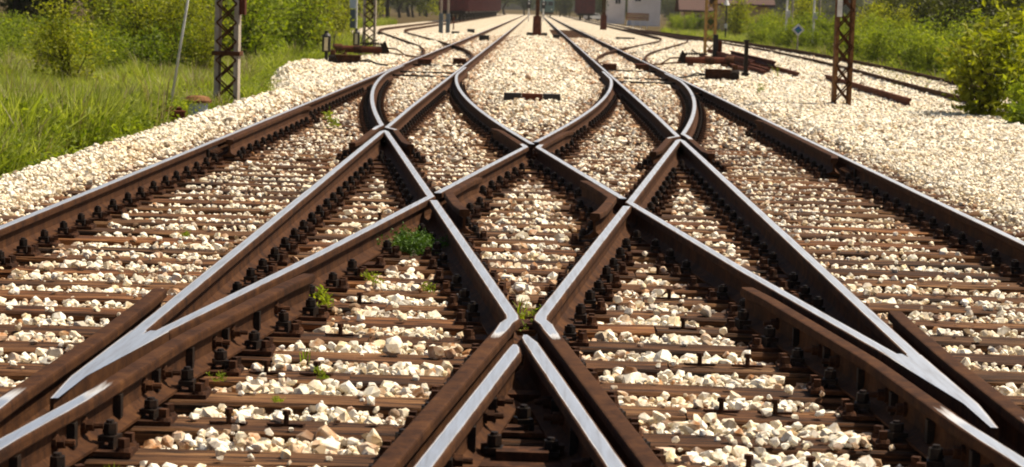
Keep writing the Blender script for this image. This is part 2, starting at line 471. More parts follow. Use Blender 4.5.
def point_block(poly, parent, s):
    bm = bmesh.new(); n = len(poly)
    rings = [[bm.verts.new((x*s, y, z-(0.008 if (y < 7.5 or y > 24.4) else 0))) for x, y in poly] for z in (0.035, 0.180, 0.1885, 0.190)]
    c = sum((Vector(p) for p in poly), Vector((0, 0)))/n
    for q in rings[3]:
        d = Vector((q.co.x-c.x*s, q.co.y-c.y)); q.co.x -= math.copysign(min(0.015, abs(d.x)*0.5), d.x)
    bm.faces.new(rings[0]); bm.faces.new(rings[3])
    for a, b in zip(rings[:-1], rings[1:]):
        for i in range(n): bm.faces.new((a[i], a[(i+1) % n], b[(i+1) % n], b[i]))
    bmesh.ops.recalc_face_normals(bm, faces=bm.faces)
    me = bpy.data.meshes.new('crossing_nose'); bm.to_mesh(me); bm.free()
    me.attributes.new('wear', 'FLOAT', 'POINT').data.foreach_set('value', [0.0]*(2*n)+[0.35]*n+[1.0]*n)
    me.materials.append(M_RAIL)
    put('crossing_nose', me, parent, (-parent.location.x, -parent.location.y, 0))
for s in (1, -1):
    side = 'left' if s == 1 else 'right'
    other = 'right' if s == 1 else 'left'
    # the outermost running rail, straight to the horizon
    o = rail('running_rail', f'straight outermost {side} running rail with polished top, running to the horizon', flip([(-XO, 4.0)]+[(-XO, y) for y in range(10, 640, 30)], s))
    for yj in (21.35, 12.1 if s == 1 else 41.0):
        b = MB()
        for sd in (1, -1):
            b.box((0, 0, 0), (0.024, 0.62, 0.082)) if False else None
        for sd in (1, -1):
            f = MB().box((0, 0, 0), (0.022, 0.60, 0.080)).build('fishplate', M_GREASE, o, (sd*0.024, yj-o.location.y, 0.098), bevel=0.006)
            for q in (-0.22, -0.08, 0.08, 0.22):
                put('web_bolt', ME_WEB, f, (sd*0.006, q, 0), (0, 0, 0 if sd > 0 else math.pi))
    # near common crossing: two wing rails and the machined point
    pw = span(l2, 4.2, 6.15, 0.5)+span(lambda y: aL(y)+0.130, 6.7, 10.75, 0.25)+[(aL(11.15)+0.145, 11.15)]
    o = rail('wing_rail', f'brown wing rail with bolts along its web, near {side} corner, beside polished point', flip(pw, s), [float(np.interp(p[1], [7.2, 8.2], [1.0, 0.0])) for p in pw])
    web_bolts(o, lambda y: aL(y)+0.130 if y > 6.4 else l2(y), 6.0, 10.6, 0.56, 1, s, ME_WEB)
    for k in range(8):
        y = 6.15+0.56*k
        put('spacer', ME_SPACER, o, ((aL(y)+0.130 if y > 6.4 else l2(y))*s-o.location.x, y-o.location.y, 0.098), (0, 0, 0 if s > 0 else math.pi))
    pw = span(aL, 4.2, 6.0, 0.6)+span(lambda y: l2(y)-0.136, 6.5, 10.0, 0.25)+[(l2(10.4)-0.145, 10.4)]
    rail('wing_rail', f'short brown wing rail among white stones, near {side} corner, outside the polished point', flip(pw, s), [float(np.interp(p[1], [7.1, 8.0], [1.0, 0.0])) for p in pw])
    # straight inner rail between the two crossings
    pi_ = span(l2, 9.05, 24.05, 1.0)
    inner = rail('running_rail', f'straight polished inner rail of the {side} track between its near and far points', flip(pi_, s))
    nose = [(-1.690, 7.48), (-1.676, 7.48), (-1.650, 7.9), (aL(9.05)+0.034, 9.05), (aL(9.05)-0.034, 9.05), ((aL(8.9)+l2(8.9))/2, 8.90), (l2(9.05)+0.034, 9.05), (l2(9.05)-0.034, 9.05), (-1.706, 7.9)]
    point_block(nose, inner, s)
    # obtuse rail: bent at the side of the diamond
    po = span(aL, 9.05, 15.88, 1.0)+[(-0.748, 16.0)]+span(bL, 16.12, 24.05, 1.0)
    ob = rail('bent_rail', f'long polished rail bent to a V at the {side} corner of the diamond', flip(po, s))
    point_block([(l2(24.05)-0.034, 24.05), (-1.712, 24.50), (-1.690, 24.50), (bL(24.05)+0.034, 24.05), (bL(24.05)-0.034, 24.05), (l2(24.05)+0.034, 24.05)], ob, s)
    # two rails leaving the obtuse corner
    pa = span(aL, 16.32, 22.15, 1.0)+span(lambda y: bR(y)-0.122, 22.4, 25.0, 0.5)+[(bR(25.4)-0.165, 25.4)]
    rail('point_rail', f'polished rail along the upper {side} side of the diamond, ending in a brown wing', flip(pa, s), [1 if p[1] < 22.5 else (0.6 if p[1] < 22.8 else 0) for p in pa])
    pb = span(bL, 15.68, 9.86, 1.0)+[(bL(9.74)-0.010, 9.74), (aR(9.58)-0.128, 9.60)]+span(lambda y: aR(y)-0.125, 9.45, 4.3, 0.2)
    o = rail('point_rail', f'polished rail along the lower {side} side of the diamond, turning into a flat brown wing', flip(pb, s), [float(np.interp(p[1], [8.9, 9.5], [0.0, 1.0])) for p in pb])
    web_bolts(o, lambda y: bL(y), 10.1, 15.0, 0.56, 1, s, ME_WEB)
    # near V in the middle
    pv = ([(aR(9.22)+0.006, 9.26), (aR(9.18)+0.004, 9.18), (aR(9.05), 9.05)] if s == -1 else [(aR(8.94)-0.012, 8.98), (aR(8.9)-0.008, 8.90), (aR(8.78), 8.78)])+span(aR, 8.6, 4.3, 0.6)
    o = rail('vee_rail', f'polished {side} rail of the V at the bottom centre' + (' that forms its tip' if s == -1 else ''), flip(pv, s), [0.7, 0.9]+[1]*(len(pv)-2), widths=[0.35, 0.72]+[1.0]*(len(pv)-2))
    web_bolts(o, lambda y: aR(y), 5.6, 8.3, 0.56, 1, s, ME_WEB)
    for k in range(5):
        y = 5.75+0.56*k
        put('spacer', ME_SPACER, o, (aR(y)*s-o.location.x, y-o.location.y, 0.098), (0, 0, 0 if s > 0 else math.pi))
    # far rails running into the switches
    pr = span(bR, 22.72 if s == 1 else 23.1, Y_ARC, 0.6)
    pr += [(max(branch(y)+G, -XI+0.076), y) for y in np.arange(Y_ARC+1, 51.6, 1.0)]
    rail('closure_rail', f'curved polished rail from the top of the diamond swinging into the {side} track', flip(pr, s), dz=-0.003)
    pl = [(l2(22.0)-0.165, 22.0)]+span(lambda y: l2(y)-0.122, 22.4, 25.0, 0.5)+[(max(branch(y)-G, -XO+0.076), y) for y in np.arange(25.5, 51.6, 1.0)]
    rail('closure_rail', f'curved polished rail bulging out to meet the outermost {side} rail at the switch', flip(pl, s), [0 if p[1] < 24.3 else (0.62 if p[1] < 24.8 else 1) for p in pl], dz=-0.003)
    pf = [(bL(22.0)+0.165, 22.0)]+span(lambda y: bL(y)+0.122, 22.4, 24.6, 0.5)+[(l2(y), y) for y in (24.95, 25.5, 27, 30)]+[(-XI, y) for y in range(40, 640, 30)]
    rail('running_rail', f'straight inner rail of the {side} track running from its far point to the horizon', flip(pf, s), [0 if p[1] < 24.2 else (0.62 if p[1] < 24.7 else 1) for p in pf])
    # guard rails
    pc = [(-XO+0.175, 21.5)]+[(-XO+0.120, y) for y in (21.9, 24, 27, 28.6)]+[(-XO+0.175, 29.0)]
    rail('check_rail', f'raised dark brown check rail inside the outermost {side} rail', flip(pc, s), 0.0, 0.022)
    pk = [(bL(14.65)+0.15, 14.65)]+span(lambda y: bL(y)+0.128, 14.9, 15.6, 0.4)+[(-0.615, 16.0)]+span(lambda y: aL(y)+0.128, 16.4, 17.2, 0.4)+[(aL(17.5)+0.15, 17.5)]
    rail('check_rail', f'raised brown V shaped check rail inside the {side} corner of the diamond', flip(pk, s), 0.0, 0.035)

# branches beyond the switches and the siding on the right
def s_branch(y, y0, shift):
    th = math.atan(m); la = R_ARC*math.sin(th); sa = R_ARC*(1-math.cos(th))
    ls = (shift-2*sa)/m
    if y < y0: return 0.0
    if y < y0+la: return R_ARC-math.sqrt(R_ARC**2-(y-y0)**2)
    if y < y0+la+ls: return sa+(y-y0-la)*m
    if y < y0+2*la+ls:
        q = y0+2*la+ls-y
        return shift-(R_ARC-math.sqrt(R_ARC**2-q**2))
    return shift
for s, shift, side, y1 in ((1, 6.5, 'left', 600.0), (-1, 5.87, 'right', 600.0)):
    for gg, nm in ((-G, 'outer'), (G, 'inner')):
        path = []
        for y in list(np.arange(57.0, min(160, y1), 2.0))+([200.0, 300.0, 450.0, y1] if y1 > 200 else []):
            x = -XT-s_branch(y, 56.0, shift)+gg
            lim = (-XO if gg < 0 else -XI)-0.076
            path.append((min(x, lim) if y < 64 else x, float(y)))
        rail('branch_rail', f'rusty {nm} rail of the track branching off to the {side} in the distance', flip(path, s), 0.3, dz=-0.003, plates=False)
XS = 8.35
for gg, nm, y0 in ((-0.75, 'nearer', 40.6), (0.75, 'farther', 43.0)):
    rail('siding_rail', f'{nm} rusty rail of the disused siding on the right below the bushes', [(siding(y)+gg, y) for y in [y0]+[float(q) for q in range(45, 192, 3)]], 0.0, plates=False)

# ------------------------------------------------------------------ sleepers, base plates, bolts
def sleeper_mesh(L, seed):
    r = random.Random(seed)
    n = 18
    vs, fs = [], []
    ring = [(-0.125, -0.15), (0.125, -0.15), (0.126, -0.012), (0.112, 0.0), (-0.112, 0.0), (-0.126, -0.012)]
    k = len(ring)
    ph = [r.uniform(0, 6) for _ in range(4)]
    for i in range(n+1):
        x = -L/2+L*i/n
        for j, (y, z) in enumerate(ring):
            dy = 0.006*math.sin(x*2.3+ph[0]+j)+r.uniform(-0.004, 0.004)
            dz = (0.004*math.sin(x*1.7+ph[1])+r.uniform(-0.004, 0.002)) if z > -0.1 else 0
            vs.append((x+(r.uniform(-0.006, 0.006) if i in (0, n) else 0), y+dy, z+dz))
    for i in range(n):
        for j in range(k):
            j2 = (j+1) % k
            fs.append((i*k+j, (i+1)*k+j, (i+1)*k+j2, i*k+j2))
    fs.append(tuple(range(k))); fs.append(tuple(n*k+j for j in range(k-1, -1, -1)))
    me = MB().add(vs, fs).mesh('sleeper', M_TIMBER)
    return me
SLEEPER_ME = {}
def get_sleeper(L, seed):
    key = (round(L, 2), seed % 5)
    if key not in SLEEPER_ME: SLEEPER_ME[key] = sleeper_mesh(L, hash(key) % 9999)
    return SLEEPER_ME[key]

def clamp_mesh():
    b = MB()
    b.box((0.0, 0, 0.030), (0.062, 0.075, 0.018))
    b.box((0.022, 0, 0.012), (0.020, 0.085, 0.024))
    b.cyl((0, 0, 0.039), (0, 0, 0.046), 0.024, 0.024, 10)
    b.cyl((0, 0, 0.046), (0, 0, 0.076), 0.029, 0.027, 6)
    b.cyl((0, 0, 0.076), (0, 0, 0.086), 0.017, 0.014, 8)
    return b
def screw_mesh():
    b = MB()
    b.cyl((0, 0, 0), (0, 0, 0.012), 0.031, 0.025, 10)
    b.box((0, 0, 0.027), (0.030, 0.030, 0.034), 0.4)
    return b
def plate_mb(w):
    b = MB()
    b.box((0, 0, 0.009), (w, 0.165, 0.018))
    return b
ME_CLAMP = clamp_mesh().mesh('clamp_bolt', M_GREASE)
ME_SCREW = screw_mesh().mesh('screw', M_PLATE)
PLATES = {}
def xs_at(y):
    out = []
    for ys_, xs_ in RAIL_PATHS:
        if ys_[0]-0.1 <= y <= ys_[-1]+0.1: out.append(float(np.interp(y, ys_, xs_)))
    return sorted(out)
def clusters(xs):
    out = []
    for x in xs:
        if out and x-out[-1][-1] < 0.42: out[-1].append(x)
        else: out.append([x])
    return out
_ONES = ['', 'first', 'second', 'third', 'fourth', 'fifth', 'sixth', 'seventh', 'eighth', 'ninth', 'tenth', 'eleventh', 'twelfth', 'thirteenth', 'fourteenth', 'fifteenth', 'sixteenth', 'seventeenth', 'eighteenth', 'nineteenth']
def ordinal(n):
    if n < 20: return _ONES[n]
    t, o = {2: ('twenty', 'twentieth'), 3: ('thirty', 'thirtieth'), 4: ('forty', 'fortieth'), 5: ('fifty', 'fiftieth'), 6: ('sixty', 'sixtieth'), 7: ('seventy', 'seventieth')}[n//10]
    return o if n % 10 == 0 else t+'-'+_ONES[n % 10]
SLEEPER_YS = []
PLATE_SPOTS = []
ks = 0
ysl = 4.62
while ysl < 44.0:
    SLEEPER_YS.append(ysl)
    far = ysl > 31
    if far: cuts = [(-3.95, -0.42 if ysl < 40 else -1.1), (0.42 if ysl < 40 else 1.1, 3.95)]
    else:
        j = -0.76 if ks % 2 == 0 else 0.66
        cuts = [(-4.02, j-0.004), (j+0.004, 4.02)]
    for hx, (x0, x1) in enumerate(cuts):
        sl = put('sleeper', get_sleeper(x1-x0, ks*3+hx), None, ((x0+x1)/2, ysl+random.uniform(-0.012, 0.012), random.uniform(-0.008, 0.004)), (0, 0, random.uniform(-0.004, 0.004)))
        half = 'left' if hx == 0 else 'right'
        nvis = ks-3
        if nvis < 0: lab = f'brown timber sleeper of the {half} half mostly below the bottom edge, {ordinal(4+nvis)} of three'
        elif nvis == 0: lab = f'brown timber sleeper under the {half} half, frontmost at the bottom edge'
        elif ysl < 14: lab = f'brown timber sleeper under the {half} half of the crossing, {ordinal(nvis+1)} from the front'
        elif not far: lab = f'narrow brown sleeper between stones under the {half} half, {ordinal(nvis+1)} from the front'
        else: lab = f'dark sleeper almost buried in stones under the far {half} track, {ordinal(nvis+1)} from the front'
        tag(sl, lab, 'sleeper', f'timber sleepers under the {half} half of the tracks')
        for cl in clusters(xs_at(ysl)):
            cx = (cl[0]+cl[-1])/2
            if not (x0+0.02 < cx < x1-0.02): continue
            w = round(cl[-1]-cl[0]+0.38, 2)
            loc = (cx-sl.location.x, 0, -sl.location.z+0.0005)
            PLATE_SPOTS.append((cx, ysl, w/2))
            bolts = [(cl[0]-0.100, -1), (cl[-1]+0.100, 1)]
            for a, b in zip(cl[:-1], cl[1:]):
                if b-a > 0.34: bolts += [(a+0.100, 1), (b-0.100, -1)]
                elif b-a > 0.26: bolts += [((a+b)/2, 1)]
            if ysl < 13.5:
                if w not in PLATES: PLATES[w] = plate_mb(w).mesh('base_plate', M_PLATE)
                bp = put('base_plate', PLATES[w], sl, loc)
                for bx, sd in bolts:
                    if random.random() < 0.06: continue
                    put('clamp_bolt', ME_CLAMP, bp, (bx-cx, random.uniform(-0.008, 0.008), 0.018), (0, 0, (0 if sd > 0 else math.pi)+random.uniform(-0.35, 0.35)), (1, 1, random.uniform(0.88, 1.18)))
                for sd in (-1, 1):
                    for dy in (-0.052, 0.052):
                        put('screw', ME_SCREW, bp, (sd*(w/2-0.030), dy, 0.018), (0, 0, random.uniform(0, 3)))
            else:
                key = ('j', w, tuple(round(b[0]-cx, 2) for b in bolts))
                if key not in PLATES:
                    pm = plate_mb(w)
                    cm, sm = clamp_mesh(), screw_mesh()
                    for bx, sd in bolts:
                        pm.add([(v[0]*sd+bx-cx, v[1], v[2]+0.018) for v in cm.v], cm.f if sd > 0 else [f[::-1] for f in cm.f], 1)
                    for sd in (-1, 1):
                        for dy in (-0.052, 0.052):
                            pm.add([(v[0]+sd*(w/2-0.03), v[1]+dy, v[2]+0.018) for v in sm.v], sm.f, 0)
                    PLATES[key] = pm.mesh('base_plate', [M_PLATE, M_GREASE])
                put('base_plate', PLATES[key], sl, loc)
        # bracket clips at the butt joints of the long timbers
        if not far and ysl < 16 and ((ks % 2 == 0) == (hx == 0)):
            for q in (0.14, 0.36):
                bx = (x1-q if hx == 0 else x0+q)
                if min(abs(bx-r) for r in xs_at(ysl)) < 0.24: continue
                c = MB()
                c.bar((-0.07, -0.02, 0.010), (0.0, 0.005, 0.004), 0.022, 0.010); c.bar((0.0, 0.005, 0.004), (0.07, -0.02, 0.010), 0.022, 0.010)
                c.cyl((0, 0, 0), (0, 0, 0.045), 0.011, 0.010, 8); c.cyl((0, 0, 0.045), (0, 0, 0.062), 0.018, 0.017, 6)
                c.build('bracket_clip', M_PLATE, sl, (bx-sl.location.x, 0, -sl.location.z))
    ks += 1
    ysl += 0.565
# the sleepers farther off, past telling apart
b = MB()
y = 44.3
while y < 180:
    for xt in ((-XT, XT) if y < 112 else (XT,)):
        b.box((xt+random.uniform(-0.05, 0.05), y, -0.07), (2.6, 0.24, 0.14+random.uniform(0, 0.02)))
    if y > 66: b.box((-XT-s_branch(y, 56, 6.5)-0.3, y, -0.076), (2.5, 0.24, 0.14))
    if 66 < y: b.box((XT+s_branch(y, 56, 5.87)+0.3, y, -0.079), (2.5, 0.24, 0.14))
    if y > 46.5: b.box((siding(y), y+0.1, -0.072), (2.5, 0.24, 0.14))
    y += 0.62
tag(b.build('distant_sleepers', M_TIMBER), 'far rows of sleepers showing as thin dark lines between pale stones', 'sleepers', None, 'stuff')
# sleepers under the siding's open end
for i in range(9):
    y = 41.0+i*0.62
    o = put('sleeper', get_sleeper(2.5, i), None, (siding(y)+random.uniform(-0.05, 0.05), y, -0.02))
    tag(o, f'half buried sleeper under the disused siding on the right, {ordinal(i+1)} from its open end', 'sleeper', 'siding sleepers')
# steel bed plates below the central V
for k, (y0, w) in enumerate(((8.55, 0.50), (7.42, 0.62), (6.29, 0.80))):
    b = MB().box((0, 0, 0.012), (w, 0.30, 0.010))
    b.box((0, 0, 0.03), (w*0.30, 0.10, 0.04)); b.box((-w*0.2, 0.06, 0.03), (0.05, 0.05, 0.06)); b.box((w*0.2, 0.06, 0.03), (0.05, 0.05, 0.06))
    o = b.build('distance_block', M_PLATE, None, (0, y0, 0.012))
    tag(o, ['dark iron distance block at the tip of the central V', 'dark iron distance block halfway down the central V', 'dark iron distance block at the bottom of the central V'][k], 'iron block', 'distance blocks inside the central V')

# ------------------------------------------------------------------ scatter by instances on points
def node_scatter(name, pts, rots, scl, idx, sources, parent=None):
    me = bpy.data.meshes.new(name)
    me.from_pydata([tuple(p) for p in pts], [], [])
    n = len(pts)
    a = me.attributes.new('rot', 'FLOAT_VECTOR', 'POINT'); a.data.foreach_set('vector', np.asarray(rots, dtype=np.float32).ravel())
    a = me.attributes.new('scl', 'FLOAT_VECTOR', 'POINT'); a.data.foreach_set('vector', np.asarray(scl, dtype=np.float32).ravel())
    a = me.attributes.new('idx', 'INT', 'POINT'); a.data.foreach_set('value', np.asarray(idx, dtype=np.int32))
    o = put(name, me, parent)
    ng = bpy.data.node_groups.new(name+'_nodes', 'GeometryNodeTree')
    ng.interface.new_socket('Geometry', in_out='INPUT', socket_type='NodeSocketGeometry')
    ng.interface.new_socket('Geometry', in_out='OUTPUT', socket_type='NodeSocketGeometry')
    gi, go = ng.nodes.new('NodeGroupInput'), ng.nodes.new('NodeGroupOutput')
    iop = ng.nodes.new('GeometryNodeInstanceOnPoints')
    gti = ng.nodes.new('GeometryNodeGeometryToInstance')
    for src in reversed(sources):
        oi = ng.nodes.new('GeometryNodeObjectInfo'); oi.inputs['Object'].default_value = src
        ng.links.new(oi.outputs['Geometry'], gti.inputs[0])
    def attr(nm, typ):
        q = ng.nodes.new('GeometryNodeInputNamedAttribute'); q.data_type = typ; q.inputs['Name'].default_value = nm
        return q.outputs['Attribute']
    e2r = ng.nodes.new('FunctionNodeEulerToRotation')
    ng.links.new(attr('rot', 'FLOAT_VECTOR'), e2r.inputs[0])
    ng.links.new(gi.outputs[0], iop.inputs['Points'])
    ng.links.new(gti.outputs[0], iop.inputs['Instance'])
    iop.inputs['Pick Instance'].default_value = True
    ng.links.new(attr('idx', 'INT'), iop.inputs['Instance Index'])
    ng.links.new(e2r.outputs[0], iop.inputs['Rotation'])
    ng.links.new(attr('scl', 'FLOAT_VECTOR'), iop.inputs['Scale'])
    ng.links.new(iop.outputs[0], go.inputs[0])
    md = o.modifiers.new('scatter', 'NODES'); md.node_group = ng
    return o
def source(me):                       # a shape that the scatter refers to; it is not linked into the scene
    return bpy.data.objects.new(me.name, me)

def stone_mesh(seed, mat):
    r = random.Random(seed)
    bm = bmesh.new()
    ax = (r.uniform(0.85, 1.15), r.uniform(0.65, 0.95), r.uniform(0.5, 0.8))
    for _ in range(17):
        v = Vector((r.gauss(0, 1), r.gauss(0, 1), r.gauss(0, 1))).normalized()
        bm.verts.new((v.x*ax[0]*0.5*r.uniform(0.85, 1.1), v.y*ax[1]*0.5*r.uniform(0.85, 1.1), v.z*ax[2]*0.5*r.uniform(0.85, 1.1)))
    res = bmesh.ops.convex_hull(bm, input=bm.verts)
    bmesh.ops.delete(bm, geom=[g for g in res['geom_interior'] if isinstance(g, bmesh.types.BMVert)], context='VERTS')
    bmesh.ops.recalc_face_normals(bm, faces=bm.faces)
    me = bpy.data.meshes.new('stone'); bm.to_mesh(me); bm.free()
    me.materials.append(mat)
    return me
STONES = [stone_mesh(100+i, M_STONE) for i in range(16)]+[stone_mesh(100+i, M_STAINED) for i in range(16)]
STONE_SRC = [source(me) for me in STONES]

SY = np.array(SLEEPER_YS)
PS = np.array(PLATE_SPOTS)
grid_y = np.arange(4.0, 90.0, 0.1)
grid_x = [xs_at(y) for y in grid_y]
mx = max(len(g) for g in grid_x)
GX = np.full((len(grid_y), mx), 99.0)
for i, g in enumerate(grid_x): GX[i, :len(g)] = g
def scatter_points(y0, y1, dens, xmin_f, xmax_f):
    # dens per square metre, uniform
    n = int((y1-y0)*14*dens)
    y = RNG.uniform(y0, y1, n); x = RNG.uniform(-8, 11, n)
    keep = (x > np.array([xmin_f(v) for v in y])) & (x < np.array([xmax_f(v) for v in y]))
    return x[keep], y[keep]
def bed(xv, yv): return np.array([bed_height(a, b) for a, b in zip(xv, yv)])
def place_stones(y0, y1, dens, smin, smax, big):
    fl = lambda y: max(edge_left(y)-0.05, -0.262*y-1.6)
    fr = lambda y: min(edge_right(y)-0.2, 0.255*y+1.6)
    x, y = scatter_points(y0, y1, dens, fl, fr)
    n = len(x)
    size = smin+(smax-smin)*RNG.beta(1.6, 3.2, n)
    bigm = RNG.random(n) < big
    size = np.where(bigm, size*1.45, size)
    size = np.where((np.abs(x) > 1.75) & (y < 26), size*0.84, size)
    z = bed(x, y)
    gi = np.clip(((y-4.0)/0.1).round().astype(int), 0, len(grid_y)-1)
    dr = np.abs(GX[gi]-x[:, None]).min(1)
    ax = np.abs(x)
    track = (ax < 3.95)
    dsl = np.abs(y[:, None]-SY[None, :]).min(1) if y0 < 44 else np.full(n, 9.0)
    onsl = track & (dsl < 0.122+size*0.22) & (y < 44)
    outer = (ax > 1.75) & track                         # the straight tracks: stones lie higher
    lump = 0.5+0.5*np.sin(x*3.1+1.7*np.sin(y*1.9))*np.sin(y*2.3+1.1*np.sin(x*2.2))
    cover = np.where(outer, 0.02+0.10*lump**2, 0.010+0.045*lump**2)
    cover = cover+np.clip((y-20)/80.0, 0, 0.5)*np.where(outer, 1.0, 0.8)
    cover = np.where(dr < 0.26, 0.03, cover)
    # a stony patch that hides the timbers at the lower right of the centre
    patch = np.exp(-((x-1.15)/0.42)**2-((y-7.4)/0.75)**2)
    cover = np.maximum(cover, 0.55*patch)
    rr = RNG.random(n)
    keep = np.where(onsl, rr < cover, True)
    keep &= np.where(track, dr > 0.085+size*0.30, True)
    # inside the narrow angles the steel leaves little room
    keep &= ~((ax < 0.36) & (y < 9.0) & (rr > 0.12))
    if len(PS) and y0 < 44:
        close = np.zeros(n, bool)
        for i in range(0, n, 4000):
            sl = slice(i, i+4000)
            close[sl] = ((np.abs(x[sl, None]-PS[None, :, 0]) < PS[None, :, 2]+size[sl, None]*0.35) & (np.abs(y[sl, None]-PS[None, :, 1]) < 0.095+size[sl, None]*0.35)).any(1)
        keep &= ~close
    lvl = np.where(outer, 0.052, 0.054)+0.022*lump
    crib = z+size*0.18+RNG.uniform(0, 1, n)*(np.where(track, lvl, 0.035))
    crib = np.where(track & (dr < 0.24), z+size*0.22+RNG.uniform(0, 0.018, n), crib)
    zz = np.where(onsl, size*0.26+RNG.uniform(-0.004, 0.006, n), crib)
    e = np.minimum((x-np.array([edge_left(v) for v in y]))/0.45, 1.0)
    zz = np.where(e < 1, zz*np.clip(e, 0, 1)-0.20*(1-np.clip(e, 0, 1))+0.02, zz)
    pts = np.stack([x, y, zz], 1)[keep]
    stain = np.where(track, 0.70*np.exp(-((dr-0.08)/(0.13+0.004*y))**2)+0.05+0.18*lump**2, 0.012)
    return pts, size[keep], stain[keep]
chunks = [place_stones(5.2, 14, 1750, 0.018, 0.094, 0.08), place_stones(14, 26, 900, 0.026, 0.092, 0.05), place_stones(26, 46, 300, 0.045, 0.11, 0.05), place_stones(46, 82, 85, 0.08, 0.16, 0.03), place_stones(82, 125, 45, 0.10, 0.18, 0.03)]
pts = np.concatenate([c[0] for c in chunks]); siz = np.concatenate([c[1] for c in chunks])
n = len(pts)
rot = RNG.uniform(-0.45, 0.45, (n, 3)); rot[:, 2] = RNG.uniform(0, 6.283, n)
stn = np.concatenate([c[2] for c in chunks])
idx = RNG.integers(0, 16, n)+np.where(RNG.random(n) < stn, 16, 0)
scl = siz[:, None]*RNG.uniform(0.88, 1.15, (n, 3))
# the 300 stones that show largest are objects of their own
inview = (np.abs(pts[:, 0]-0.0) < 0.235*pts[:, 1]) & (pts[:, 1] > 6.75)
show = np.where(inview, siz/pts[:, 1], 0)
order = np.argsort(-show)
first, rest = order[:300], order[300:]
for i in first:
    put('stone', STONES[int(idx[i])], BALLAST, pts[i], rot[i], scl[i])
loose = node_scatter('loose_stones', pts[rest], rot[rest], scl[rest], idx[rest], STONE_SRC, BALLAST)
tag(loose, 'pale crushed stones filling the bays between the sleepers', None, None, 'stuff')
print('stones', n)
#VEGETATION
# ------------------------------------------------------------------ plants
def leaf_cloud(mb, centres, spread, count, size, rnd, up=0.3, aspect=0.5):
    """leaf-sized folded quads around the given centres"""
    for _ in range(count):
        c = rnd.choice(centres)
        p = Vector((c[0]+rnd.gauss(0, spread), c[1]+rnd.gauss(0, spread), max(0.03, c[2]+rnd.gauss(0, spread*0.8))))
        d = Vector((rnd.gauss(0, 1), rnd.gauss(0, 1), rnd.gauss(0, 0.7)+up)).normalized()
        sd = d.orthogonal().normalized()
        sd.rotate(Matrix.Rotation(rnd.uniform(0, 6.28), 3, d))
        nrm = d.cross(sd)
        L = size*rnd.uniform(0.6, 1.35)
        w = L*aspect*0.5
        a, b, t, e = p, p+d*L*0.45+sd*w+nrm*L*0.10, p+d*L, p+d*L*0.45-sd*w+nrm*L*0.10
        mb.add([a, b, t, e], [(0, 1, 2), (0, 2, 3)])
def shrub(name, seed, h, r, stems, leaves, leaf, leafmat, spread=0.16, low=0.12):
    rnd = random.Random(seed)
    st = MB(); cs = []
    for i in range(stems):
        a = rnd.uniform(0, 6.28); p = Vector((rnd.gauss(0, 0.06), rnd.gauss(0, 0.06), -0.05))
        lean = rnd.uniform(0.05, 1.0)*r; hh = h*rnd.uniform(0.62, 1.0)
        tip = Vector((math.cos(a)*lean, math.sin(a)*lean, hh))
        prev = p
        for k in range(1, 6):
            t = k/5
            q = p.lerp(tip, t)+Vector((rnd.gauss(0, 0.05)*h*0.4, rnd.gauss(0, 0.05)*h*0.4, 0))
            q.z = p.z+(tip.z-p.z)*t**0.9
            st.cyl(prev, q, 0.012*h*(1.1-t*0.85), 0.012*h*(1.1-(t+0.2)*0.85 if t < 1 else 0.12), 5)
            if t > low:
                cs.append(tuple(q)); cs.append(tuple(prev.lerp(q, 0.5)))
                for _ in range(2):
                    e = q+Vector((rnd.gauss(0, 1), rnd.gauss(0, 1), rnd.uniform(-0.1, 0.7)))*(0.16*h*(1.15-t*0.5))
                    st.cyl(q, e, 0.005*h, 0.002*h, 4); cs.append(tuple(e)); cs.append(tuple(e))
            prev = q
    cr = MB(); leaf_cloud(cr, cs, spread*h*0.45, leaves, leaf, rnd)
    root = empty(name)
    st.build('stems', M_BARK, root); cr.build('crown', leafmat, root)
    return root
def tree(name, seed, h, crown_r, leaves, leaf, leafmat, trunk_h=0.25):
    rnd = random.Random(seed)
    st = MB(); cs = []
    prev = Vector((0, 0, -0.1)); r0 = 0.028*h
    for k in range(1, 7):
        q = Vector((rnd.gauss(0, 0.03*h), rnd.gauss(0, 0.03*h), h*0.92*k/6))
        st.cyl(prev, q, r0*(1-0.14*(k-1)), r0*(1-0.14*k), 7)
        if k/6 > trunk_h:
            for _ in range(4):
                a = rnd.uniform(0, 6.28); ln = crown_r*rnd.uniform(0.5, 1.0)*(1.1-0.7*abs(k/6-0.5))
                e = q+Vector((math.cos(a)*ln, math.sin(a)*ln, rnd.uniform(-0.05, 0.16)*h))
                st.cyl(q, e, r0*0.35, r0*0.08, 5)
                for t in (0.45, 0.75, 1.0): cs.append(tuple(q.lerp(e, t)+Vector((rnd.gauss(0, 0.2), rnd.gauss(0, 0.2), rnd.gauss(0, 0.2)))))
        prev = q
    cs.append((prev.x, prev.y, h))
    cr = MB(); leaf_cloud(cr, cs, crown_r*0.17, leaves, leaf, rnd, 0.1, 0.65)
    root = empty(name)
    st.build('trunk', M_BARK, root); cr.build('crown', leafmat, root)
    return root
USED = {}
def plant(proto, loc, rz, sc, label, cat, group):
    if USED.get(proto.name): o = copy_tree(proto)
    else: o = proto; USED[proto.name] = True
    o.location = loc; o.rotation_euler = (0, 0, rz); o.scale = (sc, sc, sc)
    tag(o, label, cat, group)
    return o
GZ = -0.16
rv = random.Random(5)
P_YEL = [shrub('bush', 40+i, 2.6, 1.1, 8, 2300, 0.125, M_LEAF_YELLOW) for i in range(3)]
P_FRE = [shrub('bush', 50+i, 1.7, 1.1, 9, 2100, 0.115, M_LEAF_FRESH) for i in range(3)]
P_OLI = [shrub('bush', 60+i, 3.6, 1.6, 9, 2600, 0.17, M_LEAF_OLIVE) for i in range(3)]
